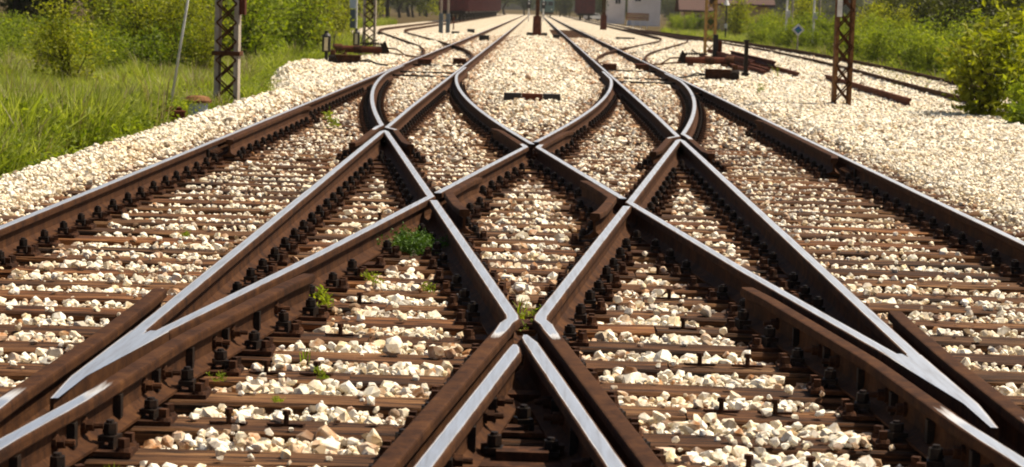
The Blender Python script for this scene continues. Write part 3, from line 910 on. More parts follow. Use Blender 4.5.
P_DRK = [tree('tree', 70+i, 7.5, 2.6, 3600, 0.34, M_LEAF_DARK) for i in range(2)]
P_OLT = [tree('tree', 80+i, 8.5, 2.9, 3600, 0.34, M_LEAF_OLIVE) for i in range(2)]
P_YET = [tree('tree', 90+i, 6.5, 2.3, 3200, 0.28, M_LEAF_YELLOW, 0.12) for i in range(2)]
# left: saplings and bushes behind the meadow
P_WILD = [shrub('bush', 140+i, (1.3, 2.1, 2.9)[i], (1.3, 1.5, 1.3)[i], 12, (1500, 2000, 2200)[i], (0.10, 0.12, 0.13)[i], M_LEAF_YELLOW if i == 2 else M_LEAF_FRESH, 0.24, 0.02) for i in range(3)]
LEFT_BUSH = ['low spreading scrub bush at the back of the left meadow', 'fresh green scrub bush behind the left meadow', 'tall loose yellow-green scrub bush behind the left meadow', 'upright yellow-green sapling bush behind the left meadow']
for row, (y, n, x0, x1) in enumerate(((46, 11, -13.6, -7.9), (50, 12, -14.6, -7.7), (56, 14, -16.5, -7.3), (63, 15, -18.5, -7.1), (71, 16, -21, -7.2), (80, 17, -24, -7.6))):
    for i in range(n):
        x = x0+(x1-x0)*(i+rv.uniform(-0.45, 0.45))/(n-1)
        yy = y+rv.uniform(-3.5, 3.5)
        if row == 0 and (-11.0 < x < -8.9): continue
        k = 0 if row == 0 else rv.choice((0, 1, 1, 2, 2, 3))
        pr = P_WILD[k] if k < 3 else rv.choice(P_YEL)
        sc = rv.uniform(0.7, 1.2)
        if x/yy < -0.195: k, pr, sc = 0, P_WILD[0], rv.uniform(0.55, 0.85)
        plant(pr, (x, yy, GZ), rv.uniform(0, 6.28), sc, LEFT_BUSH[k], 'bush', 'scrub behind the left meadow')
for i in range(9):
    plant(rv.choice(P_DRK), (-27+i*1.3+rv.uniform(-0.7, 0.7), 91+rv.uniform(-4, 5), GZ), rv.uniform(0, 6.28), rv.uniform(0.8, 1.1), 'dark green tree behind the bushes at the top left', 'tree', 'dark trees at the top left')
for i in range(22):
    plant(rv.choice(P_OLI), (-36+i*1.15+rv.uniform(-0.5, 0.5), 100+rv.uniform(-6, 12), GZ), rv.uniform(0, 6.28), rv.uniform(0.7, 1.0), 'dark olive bush at the foot of the top left trees', 'bush', 'dark undergrowth at the top left')
for i in range(12):
    plant(rv.choice(P_YET), (-15.5-rv.uniform(0, 4)+i*0.02, 96+i*7, GZ), rv.uniform(0, 6.28), rv.uniform(0.8, 1.15), 'yellow-green tree lining the left of the yard', 'tree', 'trees lining the left of the yard')
for i in range(16):
    plant(rv.choice(P_OLT+P_YET), (-16-rv.uniform(0, 7), 180+i*20, GZ), rv.uniform(0, 6.28), rv.uniform(0.9, 1.4), 'far tree behind the goods wagons', 'tree', 'far trees behind the goods wagons')
# right: fresh shrubs along the siding, olive thicket and trees behind
for i in range(24):
    y = 44+i*3.4
    if abs(y-98) < 3.5: continue
    plant(rv.choice(P_FRE), (siding(y)+2.1+rv.uniform(-0.35, 0.4), y, GZ), rv.uniform(0, 6.28), rv.uniform(0.6, 0.92), 'fresh green shrub along the disused siding on the right', 'shrub', 'shrubs along the siding')
for i in range(26):
    y = 47+i*3.6
    plant(rv.choice(P_FRE+P_YEL[:1]), (siding(y)+4.0+0.02*(y-44)+rv.uniform(-0.6, 0.9), y, GZ), rv.uniform(0, 6.28), rv.uniform(0.85, 1.2), 'green bush of the second row right of the siding', 'bush', 'second row of bushes on the right')
for i in range(30):
    y = 52+(i//2)*4.6
    plant(rv.choice(P_OLI), (siding(y)+6.6+0.03*(y-50)+(i % 2)*2.6+rv.uniform(-0.8, 0.8), y, GZ), rv.uniform(0, 6.28), rv.uniform(0.85, 1.25), 'olive thicket bush at the upper right', 'bush', 'olive thicket at the upper right')
for i in range(12):
    plant(rv.choice(P_DRK+P_OLT), (21+rv.uniform(0, 6)+i*0.5, 74+i*7, GZ), rv.uniform(0, 6.28), rv.uniform(0.8, 1.15), 'dark tree behind the thicket at the upper right', 'tree', 'dark trees at the upper right')
for i in range(14):
    plant(rv.choice(P_FRE+P_YEL), (14.5+rv.uniform(-1.2, 3.0)+i*0.25, 130+i*9, GZ), rv.uniform(0, 6.28), rv.uniform(0.8, 1.3), 'bush between the siding and the far houses', 'bush', 'bushes before the far houses')
# far belt of trees closing the yard
for i in range(44):
    x = -95+i*4.6
    plant(rv.choice(P_OLT+P_DRK), (x+rv.uniform(-1.5, 1.5), 560+rv.uniform(0, 60), GZ), rv.uniform(0, 6.28), rv.uniform(1.0, 1.7), 'distant tree closing the end of the yard', 'tree', 'distant trees at the end of the yard')
for i in range(40):
    x = -80+i*4.2
    if -13 < x < 5: continue
    plant(rv.choice(P_OLI), (x+rv.uniform(-1.5, 1.5), 545+rv.uniform(0, 40), GZ), rv.uniform(0, 6.28), rv.uniform(1.3, 2.2), 'distant thicket bush at the foot of the far trees', 'bush', 'distant thicket')
for i in range(16):
    y = 42+i*1.9
    plant(P_WILD[1 if i % 3 else 0], (siding(y)+2.9+rv.uniform(-0.5, 1.2), y, GZ), rv.uniform(0, 6.28), rv.uniform(0.6, 0.95), 'bushy fresh green scrub filling the bank right of the siding', 'bush', 'scrub on the right bank')
for i in range(7):
    plant(P_FRE[i % 3], (12.6+i*0.75, 196+rv.uniform(-3, 3), GZ), i*0.9, rv.uniform(0.8, 1.15), 'green bush right in front of the low houses', 'bush', 'bushes before the low houses')
for i in range(18):
    y = 44+i*2.2
    plant(rv.choice(P_OLI), (siding(y)+5.0+rv.uniform(-0.3, 2.4), y, GZ), rv.uniform(0, 6.28), rv.uniform(0.7, 1.1), 'dense olive bush of the dark bank at the upper right', 'bush', 'dark bank at the upper right')
for k, (x, y, sc) in enumerate(((-8.4, 38.5, 0.62), (-9.6, 42.5, 0.45), (-6.9, 44.5, 0.55), (-7.7, 27.5, 0.42))):
    plant(P_YEL[k % 3], (x, y, GZ), k*1.3, sc, ['small yellow-green sapling standing in the left meadow', 'yellow-green sapling at the back of the left meadow', 'yellow-green sapling just behind the left lattice mast', 'low twiggy sapling in the tall grass at the left edge'][k], 'sapling', 'saplings in the left meadow')
# the leafy sapling standing at the open end of the siding
o = shrub('sapling', 201, 1.9, 0.95, 10, 1700, 0.155, M_LEAF_YELLOW, 0.17, 0.02)
o.location = (7.62, 36.2, GZ); tag(o, 'leafy light green sapling at the right edge over the end of the siding', 'sapling')
for k, (x, y, h, mt, lab) in enumerate(((8.25, 35.0, 0.8, M_LEAF_FRESH, 'low leafy bush at the foot of the right edge sapling'), (8.9, 37.8, 1.5, M_LEAF_FRESH, 'fresh green bush just behind the right edge sapling'),
                           (9.6, 39.6, 1.7, M_LEAF_OLIVE, 'darker olive bush behind the right edge sapling'), (9.3, 36.0, 1.2, M_LEAF_FRESH, 'rounded green bush cut by the right edge'), (10.8, 41.5, 2.2, M_LEAF_OLIVE, 'tall dark bush at the right edge beyond the siding end'),
                           (7.75, 33.4, 0.45, M_LEAF_FRESH, 'small weedy bush on the stone edge at the right'))):
    o = shrub('bush', 203+k, h, 0.75*h, 11, 1500, 0.10+0.02*h, mt, 0.22, 0.02)
    o.location = (x, y, GZ); tag(o, lab, 'bush')

# grass
def tuft_mesh(seed, n, h, mat, width=0.010, lean=0.5, rad=0.07):
    r = random.Random(seed); b = MB()
    for _ in range(n):
        a = r.uniform(0, 6.28); rr = rad*math.sqrt(r.random())
        p = Vector((rr*math.cos(a), rr*math.sin(a), -0.02))
        d = Vector((math.cos(a+r.gauss(0, 0.8)), math.sin(a+r.gauss(0, 0.8)), 0))
        hh = h*r.uniform(0.55, 1.1); ln = lean*hh*r.uniform(0.2, 1.0)
        sd = Vector((-d.y, d.x, 0)); sd.rotate(Matrix.Rotation(r.uniform(-0.8, 0.8), 3, 'Z'))
        w = width*r.uniform(0.7, 1.3)
        m1 = p+d*ln*0.35+Vector((0, 0, hh*0.6)); t = p+d*ln+Vector((0, 0, hh*r.uniform(0.85, 1.0)))
        b.add([p-sd*w, p+sd*w, m1+sd*w*0.8, m1-sd*w*0.8, t], [(0, 1, 2, 3), (3, 2, 4)])
    return b.mesh('grass_tuft', mat)
def leafy_mesh(seed, n, h, size, mat):
    r = random.Random(seed); b = MB()
    leaf_cloud(b, [(r.gauss(0, 0.10), r.gauss(0, 0.10), r.uniform(0.03, h)) for _ in range(10)], 0.05, n, size, r, 0.6)
    return b.mesh('leafy_weed', mat)
GR_SRC = [source(tuft_mesh(300+i, 30, 0.46, M_GRASS, 0.006, (0.35, 0.6, 0.9, 0.5)[i], (0.07, 0.10, 0.13, 0.16)[i])) for i in range(4)]+[source(tuft_mesh(310, 16, 0.62, M_DRY, 0.006, 0.4))]+[source(leafy_mesh(320+i, 150, 0.24, 0.048, M_LEAF_FRESH)) for i in range(2)]
gp, gi_, gs = [], [], []
def grass_zone(y0, y1, dens, fl, fr, hmul, leafy, dry=0.05):
    n = int((y1-y0)*40*dens)
    y = RNG.uniform(y0, y1, n); x = RNG.uniform(-22, 18, n)
    k = (x > np.array([fl(v) for v in y])) & (x < np.array([fr(v) for v in y]))
    for a, b in zip(x[k], y[k]):
        if -5.75 < a < -4.6 and 27.0 < b < 33.4 and RNG.random() < 0.95: continue
        patch = 0.5+0.5*math.sin(a*1.3+2*math.sin(b*0.37))*math.sin(b*0.55+1.3*math.sin(a*0.8))
        q = RNG.random()
        lf = leafy(a, b)
        gi_.append(4 if q < dry*(1+patch) else (5+int(RNG.integers(0, 2)) if q < dry+lf else int(RNG.integers(0, 4))))
        gp.append((a, b, GZ+0.0)); s_ = hmul*(0.65+0.6*patch)*RNG.uniform(0.75, 1.25); s_ *= 1.0+0.55*max(0, math.sin(a*2.1+b*0.9)*math.sin(b*1.3-a*0.7)); gs.append((0.9+0.45*s_, 0.9+0.45*s_, s_))
wl = lambda y: -0.27*y-2.0
grass_zone(13, 30, 80, wl, lambda y: edge_left(y)-0.22+0.22*math.sin(y*1.9), 1.2, lambda x, y: 0.40*math.exp(-((x-edge_left(y)+0.4)/0.6)**2)+0.05)
grass_zone(30, 56, 48, wl, lambda y: edge_left(y)-0.25+0.22*math.sin(y*1.9), 0.74, lambda x, y: 0.35*math.exp(-((x-edge_left(y)+0.4)/0.6)**2)+0.05)
grass_zone(56, 95, 14, wl, lambda y: edge_left(y)-0.3, 1.1, lambda x, y: 0.3)
grass_zone(95, 200, 3.0, lambda y: -22, lambda y: edge_left(y)-0.2, 1.3, lambda x, y: 0.2)
grass_zone(22, 60, 34, lambda y: edge_right(y)+0.05+0.2*math.sin(y*1.3), lambda y: 0.27*y+2, 0.62, lambda x, y: 0.45)
grass_zone(60, 200, 5, lambda y: edge_right(y)+0.1, lambda y: 18, 0.9, lambda x, y: 0.35)
# grass creeping between the siding rails and between the yard tracks
for k in range(420):
    y = RNG.uniform(38, 75); gp.append((siding(y)+RNG.normal(0, 0.45), y, -0.05)); gi_.append(int(RNG.integers(0, 7))); gs.append((1, 1, RNG.uniform(0.2, 0.5)))
for k in range(900):
    y = RNG.uniform(76, 140); x = -XT-s_branch(y, 56, 6.5)-2.6-abs(RNG.normal(0, 0.9)) if y > 80 else -6.5
    gp.append((x, y, -0.05)); gi_.append(int(RNG.integers(0, 5))); gs.append((1.2, 1.2, RNG.uniform(0.4, 0.9)))
gp = np.array(gp); n = len(gp)
gr = np.zeros((n, 3)); gr[:, 2] = RNG.uniform(0, 6.283, n)
o = node_scatter('grass', gp, gr, np.array(gs), np.array(gi_), GR_SRC)
tag(o, 'meadow grass and low leafy weeds beside the stone bed', 'grass', None, 'stuff')
print('grass', n)

# small weeds between the rails
def weed(x, y, z, kind, h, label):
    b = MB(); r = random.Random(int(x*1000+y*77))
    if kind == 'moss':
        leaf_cloud(b, [(r.gauss(0, 0.085), r.gauss(0, 0.10), abs(r.gauss(0, 0.045))+0.03) for _ in range(60)], 0.03, 2600, 0.020, r, 0.5, 0.6)
        mat = M_MOSS
    elif kind == 'leafy':
        leaf_cloud(b, [(r.gauss(0, h*0.25), r.gauss(0, h*0.2), r.uniform(0.02, h)) for _ in range(14)], h*0.10, 110, h*0.22, r, 0.8)
        mat = M_LEAF_FRESH
    else:
        for _ in range(9):
            a = r.uniform(0, 6.28); ln = h*r.uniform(0.2, 0.7)
            p = Vector((r.gauss(0, 0.012), r.gauss(0, 0.012), -0.03)); t = Vector((math.cos(a)*ln, math.sin(a)*ln, h*r.uniform(0.6, 1)))
            mid = p.lerp(t, 0.55)+Vector((0, 0, h*0.18)); sd = Vector((-math.sin(a), math.cos(a), 0))*0.004
            b.add([p-sd, p+sd, mid+sd, mid-sd, t], [(0, 1, 2, 3), (3, 2, 4)])
        mat = M_LEAF_FRESH
    o = b.build('weed', mat, None, (x, y, z))
    tag(o, label, 'weed', 'weeds between the rails')
weed(-0.74, 13.95, -0.02, 'moss', 0.15, 'dense round clump of green moss below the left corner of the diamond')
weed(-1.05, 11.05, -0.02, 'leafy', 0.13, 'upright green weed by the end of the left wing rail')
weed(-0.90, 12.2, -0.02, 'leafy', 0.09, 'small green weed between bolts below the moss clump')
weed(-1.28, 8.85, -0.01, 'leafy', 0.055, 'thin grassy weed beside the bolted left wing rail')
weed(-1.0, 9.55, 0.0, 'blade', 0.06, 'tiny blades of grass between two front left sleepers')
weed(-0.86, 8.9, 0.0, 'leafy', 0.07, 'tiny leafy weed by the joint of a front left sleeper')
weed(-0.98, 8.35, 0.0, 'leafy', 0.045, 'tiny green shoot behind the second row of front stones')
weed(-1.36, 6.95, 0.0, 'blade', 0.08, 'curved green shoot at the foot of the left wing rail')
weed(0.06, 10.6, -0.02, 'leafy', 0.13, 'low green weed in the lower tip of the diamond')
weed(-0.03, 11.2, -0.02, 'blade', 0.12, 'grassy weed among stones in the lower diamond')
weed(-0.55, 12.0, -0.03, 'leafy', 0.08, 'small sprig left of the diamond, among bolts')
weed(-2.3, 14.2, 0.0, 'leafy', 0.07, 'yellow-green weed on stones inside the left track')
weed(-2.6, 27.2, 0.0, 'leafy', 0.22, 'weed tuft beside the curved rail of the left switch')
weed(4.6, 43.5, 0.02, 'leafy', 0.2, 'weed on the stones before the right point machine')
weed(6.3, 55.5, 0.02, 'blade', 0.5, 'grass tuft in front of the pile of old rails')
#OBJECTS
#OBJECTS
# ------------------------------------------------------------------ lattice masts
def lattice_mast(loc, H, width, depth, legw, cell, legmat, lacemat, label, collar=None, rz=0.0, build_to=4.0):
    o = empty('lattice_mast', loc, rz)
    tag(o, label, 'mast')
    for sx in (-1, 1):
        b = MB()
        x = sx*width/2
        b.box((x, 0, H/2-0.1), (0.012, depth, H+0.2))
        b.box((x-sx*legw/2+sx*0.006, -depth/2, H/2-0.1), (legw, 0.012, H+0.2)); b.box((x-sx*legw/2+sx*0.006, depth/2, H/2-0.1), (legw, 0.012, H+0.2))
        b.build('leg', legmat, o)
    z = 0.12; k = 0
    w = width/2-legw*0.35
    lace = {}
    for sg in (1, -1):
        lace[sg] = MB().bar((-w*sg, 0, 0), (w*sg, 0, cell), 0.010, 0.028).mesh('lacing_bar', lacemat)
    top = MB()
    while z+cell < H:
        for sy in (-1, 1):
            for sg in (1, -1):
                y = sy*(depth/2+0.010+(0.011 if sg > 0 else 0))
                if z < build_to: put('lacing_bar', lace[sg], o, (0, y, z))
                else: top.bar((-w*sg, y, z), (w*sg, y, z+cell), 0.010, 0.028)
        z += cell
    if top.v:
        t = top.build('upper_lacing', lacemat, o); t['kind'] = 'stuff'
    if collar:
        MB().box((0, 0, 0), (width+0.08, depth+0.08, 0.07)).build('collar', lacemat, o, (0, 0, collar), bevel=0.008)
    MB().box((0, 0, 0), (width+0.3, depth+0.3, 0.25)).build('footing', M_GREYC, o, (0, 0, -0.16), bevel=0.02)
    return o
mast = lattice_mast((-4.93, 34.3, -0.06), 8.0, 0.37, 0.30, 0.070, 0.30, M_GREYC, M_RUST, 'grey lattice mast with cross lacing on the left behind the stone shoulder', 0.83)
MB().box((0, 0, 0), (0.10, 0.2, 0.34)).build('bracket_box', M_RED, mast, (0.24, -0.05, 1.62), bevel=0.01)
mast = lattice_mast((5.60, 38.9, 0.0), 8.0, 0.32, 0.26, 0.062, 0.33, M_MAST, M_RUST, 'rusty lattice mast standing in white stones on the right')
MB().box((0, 0, 0), (0.09, 0.012, 1.1)).build('white_panel', M_WHITE, mast, (-0.12, -0.155, 2.2))
lattice_mast((6.85, 84.0, -0.02), 9.0, 0.46, 0.32, 0.10, 0.42, M_OCHRE, M_OCHRE, 'ochre lattice mast beyond the right point machine')
lattice_mast((-5.62, 72.5, -0.05), 8.5, 0.42, 0.30, 0.08, 0.30, M_GREYC, M_RUST, 'distant dark lattice mast beside the left signal post')

# ------------------------------------------------------------------ things at the left
b = MB().cyl((0, 0, -0.1), (0.50, 0.02, 3.25), 0.021, 0.016, 8)
tag(b.build('pole', M_WHITE, None, (-5.28, 30.8, -0.1), smooth=True), 'thin leaning white pole in the grass left of the lattice mast', 'pole')
o = empty('cable_drum', (-5.02, 31.9, -0.12)); tag(o, 'low pale drum with an orange rusty lid beside the left mast', 'cable drum')
MB().cyl((0, 0, 0), (0, 0, 0.20), 0.155, 0.15, 18).build('body', M_PALEBLUE, o)
l = MB(); l.cyl((0, 0, 0.20), (0, 0, 0.235), 0.205, 0.21, 20); l.cyl((0, 0, 0.235), (0, 0, 0.29), 0.21, 0.16, 20); l.cyl((0, 0, 0.29), (0, 0, 0.305), 0.16, 0.08, 20)
l.build('lid', M_MAST, o)
b = MB().box((0, 0, 0.05), (0.34, 0.28, 0.12)); b.box((0.02, -0.02, 0.13), (0.20, 0.16, 0.05))
tag(b.build('cable_cover', M_RED, None, (-5.06, 29.9, -0.05), (0, 0, 0.3), bevel=0.012), 'small rusty cable cover at the foot of the white pole', 'cover')

def lantern(loc, label, post=0.42):
    o = empty('switch_lantern', loc, 0.0); tag(o, label, 'lantern', 'switch lanterns')
    b = MB(); b.cyl((0, 0, -0.1), (0, 0, post), 0.05, 0.045, 10); b.box((0, 0, 0.03), (0.24, 0.24, 0.06)); b.build('post', M_BLACK, o)
    MB().box((0, 0, 0), (0.21, 0.21, 0.42)).build('housing', M_BLACK, o, (0, 0, post+0.21), bevel=0.012)
    MB().box((0, 0, 0), (0.095, 0.012, 0.34)).build('light_panel', M_CREAM, o, (0, -0.110, post+0.21), bevel=0.004)
    c = MB(); c.cyl((0, 0, 0), (0, 0, 0.07), 0.115, 0.06, 10); c.cyl((0, 0, 0.07), (0, 0, 0.13), 0.05, 0.05, 10); c.build('chimney_cap', M_BLACK, o, (0, 0, post+0.42))
    MB().bar((0.16, 0, 0), (0.22, 0.02, 0.42), 0.03, 0.02).build('lever', M_BLACK, o, (0, 0, post+0.05))
    return o
lantern((-5.42, 55.6, -0.02), 'black switch lantern with cream panel left of the left switch', 0.38)
lantern((-5.86, 70.2, -0.02), 'farther black switch lantern with cream panel before the distant mast', 0.30)
o = empty('signal_post', (-5.98, 71.4, -0.05)); tag(o, 'white signal post with pale blue and dark panels at the upper left', 'signal')
MB().cyl((0, 0, -0.1), (0, 0, 5.5), 0.035, 0.03, 8).build('post', M_WHITE, o)
MB().box((0, 0, 0), (0.20, 0.04, 0.9)).build('blue_panel', M_PALEBLUE, o, (-0.13, -0.03, 1.98), bevel=0.006)
MB().box((0, 0, 0), (0.17, 0.06, 0.62)).build('dark_panel', M_BLUEGREY, o, (-0.12, -0.03, 1.19), bevel=0.006)

def point_motor(loc, f, label, long=1.4):
    o = empty('point_motor', loc); tag(o, label, 'point motor', 'point motors')
    b = MB(); b.cyl((0, 0, 0.24), (long*f, 0, 0.24), 0.105, 0.105, 14); b.build('cylinder', M_RED, o)
    b = MB(); b.cyl((long*0.86*f, 0, 0.24), (long*1.03*f, 0, 0.24), 0.15, 0.15, 14); b.build('end_flange', M_RUST, o)
    b = MB(); b.cyl((long*0.42*f, 0, 0.24), (long*0.60*f, 0, 0.24), 0.125, 0.125, 14); b.build('collar', M_PLATE, o)
    c = MB()
    for k in range(8): c.cyl(((0.02+k*0.075)*f, 0.02, 0.42), ((0.055+k*0.075)*f, 0.02, 0.42), 0.055, 0.055, 8)
    c.cyl((-0.05*f, 0.02, 0.42), (0.66*f, 0.02, 0.42), 0.02, 0.02, 6)
    c.build('spring', M_GREASE, o)
    MB().add([(x*f, y, z) for y in (-0.05, 0.05) for x, z in ((-0.26, 0.12), (0.02, 0.12), (0.02, 0.40), (-0.10, 0.52))], [(0, 1, 2, 3), (7, 6, 5, 4), (0, 4, 5, 1), (1, 5, 6, 2), (2, 6, 7, 3), (3, 7, 4, 0)]).build('crank', M_GREASE, o)
    for dx in (0.15, 1.15): MB().box((dx*f, 0, 0.07), (0.16, 0.5, 0.14)).build('foot', M_RUST, o, bevel=0.01)
    for k, (y, z) in enumerate(((0.0, 0.30), (-0.15, 0.16))):
        MB().tube([(-0.15*f, y, z), (-0.45*f, y-0.1, z-0.02), (-0.75*f, y-0.3, 0.10), (-1.15*f, y-0.5, 0.07)], 0.024).build('rod', M_RUST, o)
    MB().tube([(0.75*f, 0.5, 0.22), (0.25*f, 0.9, 0.52)], 0.022).build('hand_lever', M_GREASE, o)
    return o
def gear_box(loc, f, label):
    o = empty('gear_box', loc); tag(o, label, 'gear box', 'switch gear boxes')
    MB().box((0.30*f, 0, 0.17), (0.62, 0.30, 0.20)).build('case', M_PLATE, o, bevel=0.02)
    MB().box((0.30*f, 0, 0.285), (0.66, 0.34, 0.025)).build('lid', M_RUST, o, bevel=0.006)
    b = MB(); b.cyl((0.62*f, 0, 0.16), (0.80*f, 0, 0.16), 0.13, 0.13, 12); b.cyl((0.66*f, -0.2, 0.14), (0.66*f, 0.2, 0.14), 0.10, 0.10, 12); b.build('motor_drum', M_GREASE, o)
    MB().box((0.70*f, 0.05, 0.33), (0.12, 0.14, 0.16)).build('terminal', M_RUST, o, bevel=0.01)
    for y in (-0.16, 0.16): MB().box((0.35*f, y*1.2, 0.04), (0.9, 0.10, 0.09)).build('runner', M_GREASE, o)
    for k, y in enumerate((0.06, -0.08)):
        MB().tube([(0.0, y, 0.15), (-0.2*f, y+0.02, 0.19-k*0.05), (-0.42*f, y-0.08, 0.10), (-0.72*f, y-0.3-0.2*k, 0.07)], 0.02).build('rod', M_GREASE, o)
    return o
point_motor((4.48, 63.6, 0.03), 1, 'rusty cylinder point motor behind the gear box of the right switch')
gear_box((4.12, 51.4, 0.03), 1, 'dark gear box with rods beside the right switch')
point_motor((-4.62, 64.6, 0.03), -1, 'rusty cylinder point motor behind the left gear box')
gear_box((-4.42, 54.2, 0.04), -1, 'dark gear box with rods beside the left switch')
b = MB(); b.box((0, 0, 0.45), (0.10, 0.10, 1.1)); b.box((0, 0, 0.05), (0.20, 0.20, 0.22)); b.box((0, 0, 0.98), (0.15, 0.15, 0.05))
tag(b.build('marker_post', [M_GREASE], None, (5.45, 55.2, 0), bevel=0.008), 'short dark marker post right of the right point machine', 'post')
b = MB(); b.box((0, 0, 0.45), (0.17, 0.14, 1.0)); b.box((0.16, 0.02, 0.42), (0.14, 0.10, 0.62), mi=1)
tag(b.build('marker_post', [M_BLACK, M_RED], None, (6.25, 74.2, 0), bevel=0.008), 'short black and red post in front of the ochre lattice mast', 'post')
# boxes over the switch locks
for x, y, lab in ((-2.93, 57.2, 'rust brown lock box against the outermost left rail at the switch'), (-2.06, 58.9, 'rust brown lock box beside the left inner rail at the switch'),
                  (2.04, 57.9, 'rust brown lock box beside the right inner rail at the switch'), (2.95, 58.6, 'rust brown lock box against the outermost right rail at the switch')):
    o = empty('lock_box', (x, y, 0)); tag(o, lab, 'lock box', 'switch lock boxes')
    MB().box((0, 0, 0.10), (0.36, 0.55, 0.20)).build('case', M_RUST, o, bevel=0.012)
    MB().box((0, 0, 0.213), (0.39, 0.58, 0.022)).build('lid', M_RED, o, bevel=0.006)
# slide chairs and stretcher bars of the switches
for s in (1, -1):
    side = 'left' if s == 1 else 'right'
    for k, y in enumerate((47.5, 50.2, 56.6)):
        b = MB(); b.cyl((-XO*s, y, 0.075), (-XI*s, y, 0.075), 0.022, 0.022, 8); b.box((-XO*s+0.10*s, y, 0.075), (0.10, 0.08, 0.05)); b.box((-XI*s-0.10*s, y, 0.075), (0.10, 0.08, 0.05))
        tag(b.build('stretcher_bar', M_GREASE), f'dark stretcher bar across the {side} switch, {ordinal(k+1)} from the front', 'bar', 'stretcher bars')
# striped block lying between the tracks
o = empty('track_magnet', (-0.02, 36.6, 0.045)); tag(o, 'low black and red block lying on the stones between the tracks', 'block')
MB().box((0, 0, 0.075), (0.36, 0.2, 0.125)).build('middle', M_RED, o, bevel=0.008)
for x in (-0.335, 0.335): MB().box((x, 0, 0.073), (0.302, 0.21, 0.135)).build('end_block', M_BLACK, o, bevel=0.008)

# ------------------------------------------------------------------ old rails on the right
def loose_rail(p0, p1, label, roll=0.0, z=0.0):
    L = math.hypot(p1[0]-p0[0], p1[1]-p0[1])
    o = rail('loose_rail', label, [(0.0, 0.0), (0.0, L*0.5), (0.0, L)], 0.0, plates=False)
    o.location = (p0[0], p0[1], z); o.rotation_euler = (0, roll, -math.atan2(p1[0]-p0[0], p1[1]-p0[1]))
    o.data.materials.clear(); o.data.materials.append(M_RED)
    return o
loose_rail((6.86, 39.0), (7.36, 54.0), 'single rusty rail lying on white stones beside the right mast', 0.0, 0.02)
for k, (x, y0, y1, z, r, lab) in enumerate((
        (5.75, 57.5, 78, 0.02, 0.0, 'leftmost rusty rail of the pile on the right'), (6.05, 56.2, 76, 0.02, 0.05, 'second rusty rail from the left in the pile'),
        (6.42, 58.5, 80, 0.02, 0.0, 'third rusty rail from the left in the pile'), (6.85, 55.5, 74, 0.02, 0.0, 'rightmost rusty rail on the ground in the pile'),
        (6.10, 61.0, 79, 0.215, 1.4, 'rusty rail lying on its side on top of the pile'), (6.62, 59.0, 75, 0.215, 0.0, 'upright rusty rail on top of the pile'))):
    loose_rail((x, y0), (x+0.25, y1), lab, r, z if r < 1 else z+0.08)

# ------------------------------------------------------------------ masts and posts of the yard
def yard_mast(loc, bw, bh, pw, H, lab, basemat, feet=0.0):
    o = empty('yard_mast', loc); tag(o, lab, 'mast')
    MB().box((0, 0, bh/2-0.05), (bw, bw*0.8, bh+0.1), taper=0.88).build('base', basemat, o, bevel=0.02)
    MB().box((0, 0, bh+(H-bh)/2), (pw, pw, H-bh), taper=0.7).build('shaft', M_RUST, o, bevel=0.01)
    if feet:
        for sx in (-1, 1): MB().box((sx*(bw/2+feet/2), 0, 0.10), (feet, 0.3, 0.22)).build('foot', M_BLACK, o, bevel=0.02)
    return o
yard_mast((0.10, 134, 0.0), 0.58, 1.25, 0.24, 9, 'rust brown mast with wide foot standing between the two main tracks', M_RED, 0.36)
o = yard_mast((6.08, 192, 0.0), 0.60, 1.35, 0.34, 9, 'rust brown mast overgrown with dark ivy near the far houses', M_RED)
b = MB(); leaf_cloud(b, [(rv.gauss(-0.12, 0.16), rv.gauss(0, 0.15), rv.uniform(1.5, 6)) for _ in range(60)], 0.14, 900, 0.16, rv); b.build('ivy', M_LEAF_DARK, o)
o = empty('yard_mast', (-5.45, 128, 0)); tag(o, 'blue-grey mast of two posts in front of the goods wagons', 'mast')
for x, y in ((-0.16, -1.0), (0.17, 1.0)):
    MB().box((x, y, 0.60), (0.25, 0.25, 1.3)).build('post', M_BLUEGREY, o, bevel=0.01)
    MB().box((x, y, 3.6), (0.13, 0.13, 4.7)).build('shaft', M_GREYC, o, bevel=0.01)
b = MB(); b.box((0, 0, 0.42), (0.09, 0.09, 0.9)); b.box((0, 0, 0.85), (0.2, 0.1, 0.16))
tag(b.build('marker_post', M_RED, None, (-5.9, 154, 0)), 'thin rusty post just right of the blue-grey mast', 'post')
for x, y, w, lab in ((-4.55, 122, 0.42, 'low dark cable box beside the distant left branch'), (-4.15, 138, 0.46, 'second low dark box farther along the left main track')):
    b = MB().box((0, 0, 0.11), (w, 0.35, 0.24)); b.box((0, 0, 0.25), (w+0.06, 0.4, 0.04)); tag(b.build('cable_box', M_BLACK, None, (x, y, 0), bevel=0.01), lab, 'box')
b = MB().box((0, 0, 0.16), (1.1, 0.14, 0.10))
for dx in (-0.45, 0.45): b.box((dx, 0, 0.05), (0.10, 0.12, 0.14))
tag(b.build('low_beam', M_BLACK, None, (5.15, 122.5, 0)), 'low dark beam on stones between the right main track and its branch', 'beam')
b = MB().box((0, 0, 0.14), (0.5, 0.34, 0.3)); b.box((0, 0, 0.30), (0.56, 0.4, 0.04))
tag(b.build('cable_box', M_BLACK, None, (-1.75, 96, 0) if False else (-2.48, 104, 0), bevel=0.01), 'dark box between the rails of the far left main track', 'box')
b = MB().box((0, 0, 0.14), (0.36, 0.34, 0.26)); b.box((0, 0, 0.28), (0.4, 0.4, 0.04))
tag(b.build('cable_box', M_BLACK, None, (1.15, 118, 0), bevel=0.01), 'dark box left of the far right main track', 'box')

